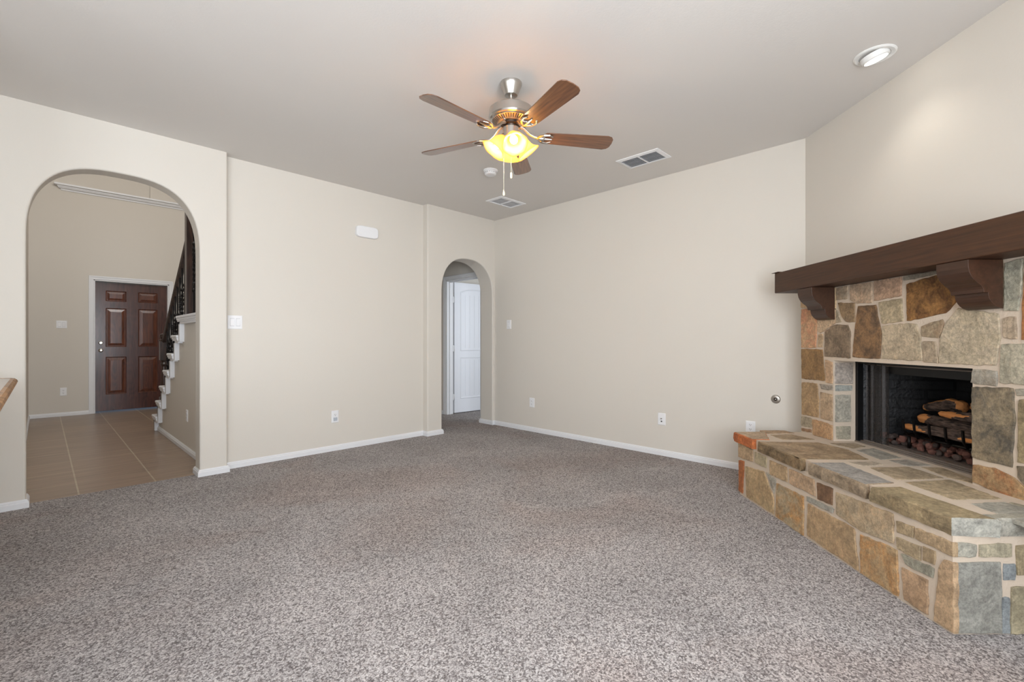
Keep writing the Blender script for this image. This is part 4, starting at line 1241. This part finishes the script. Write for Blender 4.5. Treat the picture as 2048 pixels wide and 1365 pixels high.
# flush flags on top of the hearth behind the front row
tf = [
 ([(1520,862),(1567,862),(1588,867),(1534,868)], (166,142,112)),
 ([(1542,871),(1583,870),(1628,880),(1567,880)], (166,146,116)),
 ([(1662,888),(1709,888),(1730,894),(1706,898)], (160,146,122)),
 ([(1714,902),(1748,898),(1802,917),(1762,920)], (160,160,150)),
 ([(1697,926),(1752,925),(1765,930),(1727,933)], (174,164,146)),
 ([(1779,922),(1816,921),(1860,932),(1816,933)], (166,164,154)),
 ([(1743,937),(1816,935),(1886,957),(1797,961)], (166,152,126)),
 ([(1845,936),(1884,937),(1950,962),(1948,968),(1896,956)], (166,150,122)),
 ([(1813,966),(1899,961),(2001,999),(1907,1000)], (170,156,126)),
 ([(1944,1009),(2010,1006),(2150,1050),(2150,1082),(2024,1040)], (164,166,156)),
 ([(2024,1006),(2150,1040),(2150,1046),(2020,1008)], (164,160,140)),
]
for P, c in tf:
    stone(m, [loc_z(x, y, ZH - 0.004) for x, y in P], (0, 0, 1), c, None, .5, t=0.003, jit=0.004)
hearth = m.build('hearth', [MORTAR, STONE], fp, fix=False)

# --- front row of thick capstones, each a stone of its own
def capstone(top_px, col, fcol, x_front, daylit_col=None, tz=ZH, th=0.068, topacc=None, facc=None):
    pts = [loc_z(x, y, tz) for x, y in top_px]
    for p_ in pts:
        if p_.x < 1.745: p_.x = 1.682 + 0.006 * math.sin(p_.y * 9) + (0.012 if p_.y < 1.9 else 0)
    # order counter-clockwise seen from above
    ar = sum(pts[i].x * pts[(i + 1) % len(pts)].y - pts[(i + 1) % len(pts)].x * pts[i].y for i in range(len(pts)))
    if ar < 0: pts = pts[::-1]
    Q = []
    for i in range(len(pts)):
        a, b = pts[i], pts[(i + 1) % len(pts)]
        k = max(2, int((b - a).length / 0.035))
        s = (b - a).normalized().cross(Vector((0, 0, 1)))
        for q in range(k):
            Q.append(a.lerp(b, q / k) + s * random.uniform(-0.003, 0.003))
    n = len(Q)
    def ring(z, off):
        R_ = []
        for i in range(n):
            d = (Q[(i + 1) % n] - Q[i - 1]).normalized().cross(Vector((0, 0, 1)))
            j = random.uniform(-0.0035, 0.0035) if off != 0.008 else 0
            R_.append(Vector((Q[i].x, Q[i].y, z)) - d * (off + j))
        return R_
    rings = [ring(tz - th, 0.002), ring(tz - th * 0.66, -0.001), ring(tz - th * 0.33, 0.0), ring(tz - 0.006, 0.001), ring(tz, 0.008)]
    mm = MB()
    vs = [p for r in rings for p in r]
    for k in range(4):
        for i in range(n):
            j = (i + 1) % n
            d = (Q[j] - Q[i]).cross(Vector((0, 0, 1)))
            use = fcol
            if daylit_col and -d.y > abs(d.x): use = daylit_col  # window-facing side coloured paler and bluer, as daylight makes it
            mm.add([vs[k * n + i], vs[k * n + j], vs[(k + 1) * n + j], vs[(k + 1) * n + i]], [(0, 1, 2, 3)], 0, False, (shade_c(use), shade_c(facc or [v * .78 for v in use]), .7))
    mm.add(rings[-1], [tuple(range(n))], 0, False, (shade_c(col), shade_c(topacc or [v * .85 for v in col]), .5))
    mm.add(rings[0], [tuple(range(n))[::-1]], 0, False, (shade_c(col), shade_c(col), 0))
    return mm.build('capstone', STONE, hearth, fix=False)
def lp(X, Y):                     # pixel of a point of the hearth top, so that hidden corners can be given in metres
    w = FP_ROT @ Vector((X, Y, ZH))
    D = w.x * _fw[0] + w.y * _fw[1]; R_ = w.x * _rt[0] + w.y * _rt[1]
    return (1024 + FPX * R_ / D, 682.5 - FPX * (ZH - CAM_H) / D)
capstone([lp(1.68, 3.435), lp(1.68, 3.175), lp(1.80, 3.165), lp(1.93, 3.455)], (176,156,128), (198,112,58), 0, facc=(166, 84, 38))
capstone([(1520, 883), (1637, 885), (1700, 900), (1740, 919), (1614, 918), (1607, 919)], (162,142,112), (134,114,82), 0, topacc=(120, 98, 72), facc=(96, 80, 56))
capstone([(1615, 925), (1687, 925), (1790, 966), (1726, 970)], (156,156,152), (152,136,112), 0)
capstone([(1746, 974), (1800, 973), (1896, 1005), (2000, 1041), (1906, 1037)], (160,146,112), (152,136,102), 0, daylit_col=(168, 172, 164))
capstone([lp(1.853, YN - 0.008), lp(1.853, 1.80), lp(XC - 0.14, 1.82), lp(XC - 0.01, 1.80), lp(XC - 0.01, YN - 0.008)], (164,164,150), (168,170,160), 0)

# --- firebox
m = MB()
FX0, FX1 = XC - 0.004, 2.86
z0, z1 = 0.430, 0.990
ya, yb, yc, yd = FY0 + 0.005, FY1 - 0.005, 2.93, 2.37
vs = [(FX0, ya, z0), (FX0, yb, z0), (FX1, yc, z0), (FX1, yd, z0), (FX0, ya, z1), (FX0, yb, z1), (FX1, yc, z1), (FX1, yd, z1)]
m.add(vs, [(2, 3, 7, 6), (1, 2, 6, 5), (3, 0, 4, 7)], 0)
m.add(vs, [(0, 1, 2, 3), (4, 5, 6, 7)], 1)
fb = m.build('firebox', [BRICK, BLACKM], fp, fix=False)
sd3 = fb.modifiers.new('thick', 'SOLIDIFY'); sd3.thickness = 0.01; sd3.offset = 0
m = MB()
XF = XC - 0.012
m.box(XF, XF + 0.06, FY1 - 0.022, FY1 - 0.002, z0, z1).box(XF, XF + 0.06, FY0 + 0.002, FY0 + 0.022, z0, z1)
m.box(XF, XF + 0.06, FY0, FY1, z1 - 0.016, z1)
m.box(XF + 0.06, XF + 0.075, FY0, FY1, z1 - 0.075, z1 - 0.016)
m.build('firebox_frame', BLACKM, fp, bevel=0.001)
m = MB()
m.box(XF - 0.004, XF + 0.012, FY0, FY1, z0, z0 + 0.020).box(XF + 0.018, XF + 0.032, FY0, FY1, z0, z0 + 0.024).box(XF - 0.004, XF + 0.085, FY0, FY1, z0, z0 + 0.007)
m.box(XF + 0.040, XF + 0.075, FY0, FY1, z0, z0 + 0.030)
m.build('bottom_track', TRACKM, fp, bevel=0.001)
m = MB()
npt = 90
vs = []
for i in range(npt + 1):
    t = i / npt
    y = FY1 - 0.030 - 0.19 * t
    x = XF + 0.050 + 0.009 * math.sin(t * 2 * math.pi * 3.6) + 0.004 * math.sin(t * 40)
    vs += [(x, y, z0 + 0.030), (x, y, z1 - 0.020)]
m.add(vs, [(2 * i, 2 * i + 2, 2 * i + 3, 2 * i + 1) for i in range(npt)], 0, True)
m.build('mesh_curtain', MESHC, fp, fix=False)
MB().tube([(XF + 0.050, FY0 + 0.02, z1 - 0.024), (XF + 0.050, FY1 - 0.02, z1 - 0.024)], 0.005, 8).build('curtain_rod', TRACKM, fp)

# --- mantel with two corbels
XM = 2.04
mt = thing('mantel_shelf', 'thick dark brown oak mantel beam on two scrolled corbels above the firebox', 'mantel', (0, 0, 0), R45)
m = MB().box(XM, XC - 0.001, 1.79, 3.527, ZT + 0.0008, 1.641)
m.build('beam', MANTELW, mt, bevel=0.005, seg=2)
MB().box(XM - 0.012, XM + 0.02, 3.46, 3.545, 1.6415, 1.6445).build('splinter', MANTELW, mt)
def corbel(y0, y1):
    xf, xb = 2.043, XS - 0.009
    zt, zb = ZT - 0.001, 1.268
    D = xb - xf; Hh = zt - zb
    key = [(0, 0), (0, .09), (.004, .16), (.03, .25), (.08, .33), (.15, .40), (.25, .465), (.34, .51), (.40, .555), (.435, .60), (.45, .67),
           (.57, .672), (.575, .73), (.60, .79), (.645, .85), (.71, .905), (.79, .95), (.88, .98), (.97, .997), (1, 1)]
    pts = [(xb, zt)] + [(xf + D * a_, zt - Hh * b_) for a_, b_ in key]
    # prism with profile in x,z extruded along y
    mm = MB().prism(pts, y0, y1, 'y')
    mm.build('corbel', CORBELW, mt, bevel=0.0015)
corbel(3.099, 3.249)
corbel(2.038, 2.192)

# --- grate, logs, lava rocks
gr = thing('fire_grate', 'black iron log grate in the firebox', 'grate', (2.56, 2.60, z0 + 0.006), R45)
gr.location = FP_ROT @ Vector((2.56, 2.60, z0 + 0.0465))
m = MB()
for y in (-0.22, -0.14, -0.04, 0.06, 0.16, 0.235):
    m.tube([(-0.124, y, 0.165), (-0.118, y, 0.100), (-0.100, y, 0.072), (0.08, y, 0.070), (0.112, y, 0.082)], 0.007, 8)
m.build('bar', IRON, gr)
m = MB()
m.tube([(-0.085, -0.24, 0.066), (-0.085, 0.27, 0.066)], 0.008, 8).tube([(0.075, -0.24, 0.062), (0.075, 0.27, 0.062)], 0.008, 8)
m.build('cross_rail', IRON, gr)
for x in (-0.085, 0.075):
    for y in (-0.22, 0.235):
        MB().tube([(x, y, 0.058), (x, y, -0.016)], 0.008, 8).build('leg', IRON, gr)

def gas_log(pts, radii, ash_ends, label, top_ash=False, seed=0, branch=None):
    rnd = random.Random(seed)
    Z = Vector((0, 0, 0))
    P = [Vector(p) for p in pts]
    # resample
    S = []
    Rr = []
    segs = 10
    for i in range(len(P) - 1):
        for q in range(segs):
            S.append(P[i].lerp(P[i + 1], q / segs)); Rr.append(radii[i] + (radii[i + 1] - radii[i]) * q / segs)
    S.append(P[-1]); Rr.append(radii[-1])
    base = S[len(S) // 2].copy()
    n = 20
    mm = MB()
    vs = []
    ash = []
    up = Vector((0, 0, 1))
    ph = [rnd.uniform(0, 6.28) for _ in range(6)]
    for k, p in enumerate(S):
        t = (S[min(k + 1, len(S) - 1)] - S[max(k - 1, 0)]).normalized()
        s = t.cross(up).normalized(); u_ = s.cross(t)
        for i in range(n):
            a = 2 * math.pi * i / n
            rr = Rr[k] * (1 + 0.10 * math.sin(2 * a + ph[0] + k * 0.15) + 0.09 * math.sin(5 * a + ph[1] + 0.25 * math.sin(k * 0.5)) + 0.06 * math.sin(k * 0.9 + ph[2]) + rnd.uniform(-0.07, 0.07))
            if k in (0, len(S) - 1): rr *= 0.82
            vs.append(p + (s * math.cos(a) + u_ * math.sin(a)) * rr - base)
            e = 0.0
            f = k / (len(S) - 1)
            if ash_ends[0] and f < ash_ends[0] * (1 + 0.45 * math.sin(a * 2 + ph[3]) + 0.2 * math.sin(a * 5 + ph[4])): e = 1.0
            if ash_ends[1] and f > 1 - ash_ends[1] * (1 + 0.45 * math.sin(a * 2 + ph[5]) + 0.2 * math.sin(a * 5 + ph[4])): e = 1.0
            if top_ash and math.sin(a) > 0.75: e = 0.9
            ash.append(e)
    fs = []
    for k in range(len(S) - 1):
        for i in range(n):
            j = (i + 1) % n
            fs.append((k * n + i, k * n + j, (k + 1) * n + j, (k + 1) * n + i))
    fs.append(tuple(range(n))[::-1]); fs.append(tuple(range((len(S) - 1) * n, len(S) * n)))
    mm.add(vs, fs, 0, True)
    me = bpy.data.meshes.new('gas_log')
    me.from_pydata(mm.v, [], mm.f)
    me.materials.append(LOG)
    at = me.attributes.new('ash', 'FLOAT', 'POINT')
    for i, e in enumerate(ash): at.data[i].value = e
    me.polygons.foreach_set('use_smooth', [True] * len(me.polygons))
    bm = bmesh.new(); bm.from_mesh(me); bmesh.ops.recalc_face_normals(bm, faces=bm.faces); bm.to_mesh(me); bm.free()
    o = bpy.data.objects.new('gas_log', me); COL.objects.link(o)
    o.location = FP_ROT @ base; o.rotation_euler = (0, 0, R45)
    tag(o, label, 'log', 'ceramic logs on the grate')
    return o
LZ = z0 + 0.0465 + 0.080
gas_log([(2.505, 2.90, LZ + 0.030), (2.50, 2.74, LZ + 0.034), (2.505, 2.45, LZ + 0.046), (2.50, 2.34, LZ + 0.047)], [0.018, 0.024, 0.036, 0.038], (0.22, 0.26), 'thin ceramic log lowest at the front of the grate, orange ends', seed=1)
gas_log([(2.605, 2.90, LZ + 0.080), (2.60, 2.74, LZ + 0.078), (2.60, 2.50, LZ + 0.072), (2.60, 2.34, LZ + 0.072)], [0.026, 0.036, 0.048, 0.050], (0.13, 0.0), 'thick charred ceramic log in the middle of the stack', seed=2)
gas_log([(2.665, 2.93, LZ + 0.140), (2.665, 2.86, LZ + 0.160), (2.665, 2.76, LZ + 0.182), (2.665, 2.67, LZ + 0.182)], [0.022, 0.032, 0.036, 0.030], (0.08, 0.10), 'curved ceramic log resting across the top left of the stack', True, seed=3)
gas_log([(2.545, 2.70, LZ + 0.140), (2.54, 2.60, LZ + 0.142), (2.53, 2.46, LZ + 0.150), (2.53, 2.34, LZ + 0.150)], [0.016, 0.020, 0.028, 0.030], (0.36, 0.0), 'slim ceramic log with orange tip on the top right of the stack', seed=4)
gas_log([(2.665, 2.63, LZ + 0.196), (2.66, 2.56, LZ + 0.190), (2.65, 2.44, LZ + 0.180), (2.65, 2.36, LZ + 0.178)], [0.024, 0.034, 0.036, 0.036], (0.22, 0.0), 'dark ceramic log with orange knob highest at the back right', seed=5)
m = MB().prism([(2.447, 2.235), (2.447, 3.075), (2.72, 2.955), (2.72, 2.335)], z0 + 0.006, z0 + 0.030, 'z')
m.build('burner_pan', simple('grey_ash_sand', (96, 84, 78), 0.95, bump=0.6, bscale=200), fp)

# lava rocks: a few shapes, many stones
rockm = []
for s in range(6):
    rnd = random.Random(100 + s)
    bm = bmesh.new(); bmesh.ops.create_icosphere(bm, subdivisions=2, radius=1.0)
    for v in bm.verts:
        v.co *= rnd.uniform(0.80, 1.18)
    bmesh.ops.scale(bm, vec=(1.0, rnd.uniform(0.75, 1.0), rnd.uniform(0.65, 0.9)), verts=bm.verts)
    me = bpy.data.meshes.new('lava_rock'); bm.to_mesh(me); bm.free()
    me.materials.append(LAVA1 if s % 3 != 2 else LAVA2)
    rockm.append(me)
proto = None
placed = []
rnd = random.Random(5)
tries = 0
while len(placed) < 110 and tries < 40000:
    tries += 1
    X = rnd.uniform(2.468, 2.70); Y = rnd.uniform(2.26 + (X - 2.46) * 0.45, 3.04 - (X - 2.46) * 0.5)
    layer = 0 if tries < 14000 else 1
    if layer and X > 2.60: continue
    if any(abs(X - lx) < 0.037 and abs(Y - ly) < 0.037 for lx in (2.475, 2.635) for ly in (2.38, 2.835)): continue
    r = rnd.uniform(0.016, 0.023) if layer == 0 else rnd.uniform(0.016, 0.022)
    if any((X - p[0]) ** 2 + (Y - p[1]) ** 2 < ((1.02 if p[3] == layer else 0.60) * (r + p[2])) ** 2 for p in placed): continue
    placed.append((X, Y, r, layer))
    me = rockm[len(placed) % 6]
    if proto is None:
        proto = bpy.data.objects.new('lava_rock', me)
        tag(proto, 'rough reddish brown lava rock on the firebox floor', 'rock', 'lava rocks below the grate')
        o = proto
    else:
        o = proto.copy(); o.data = me
    COL.objects.link(o)
    o.scale = (r, r, r); o.rotation_euler = (rnd.uniform(0, .6), rnd.uniform(0, .6), rnd.uniform(0, 6.28))
    Rm = o.rotation_euler.to_matrix()
    low = min((Rm @ v.co).z for v in me.vertices) * r
    o.location = FP_ROT @ Vector((X, Y, z0 + 0.031 + layer * 0.026 - low))
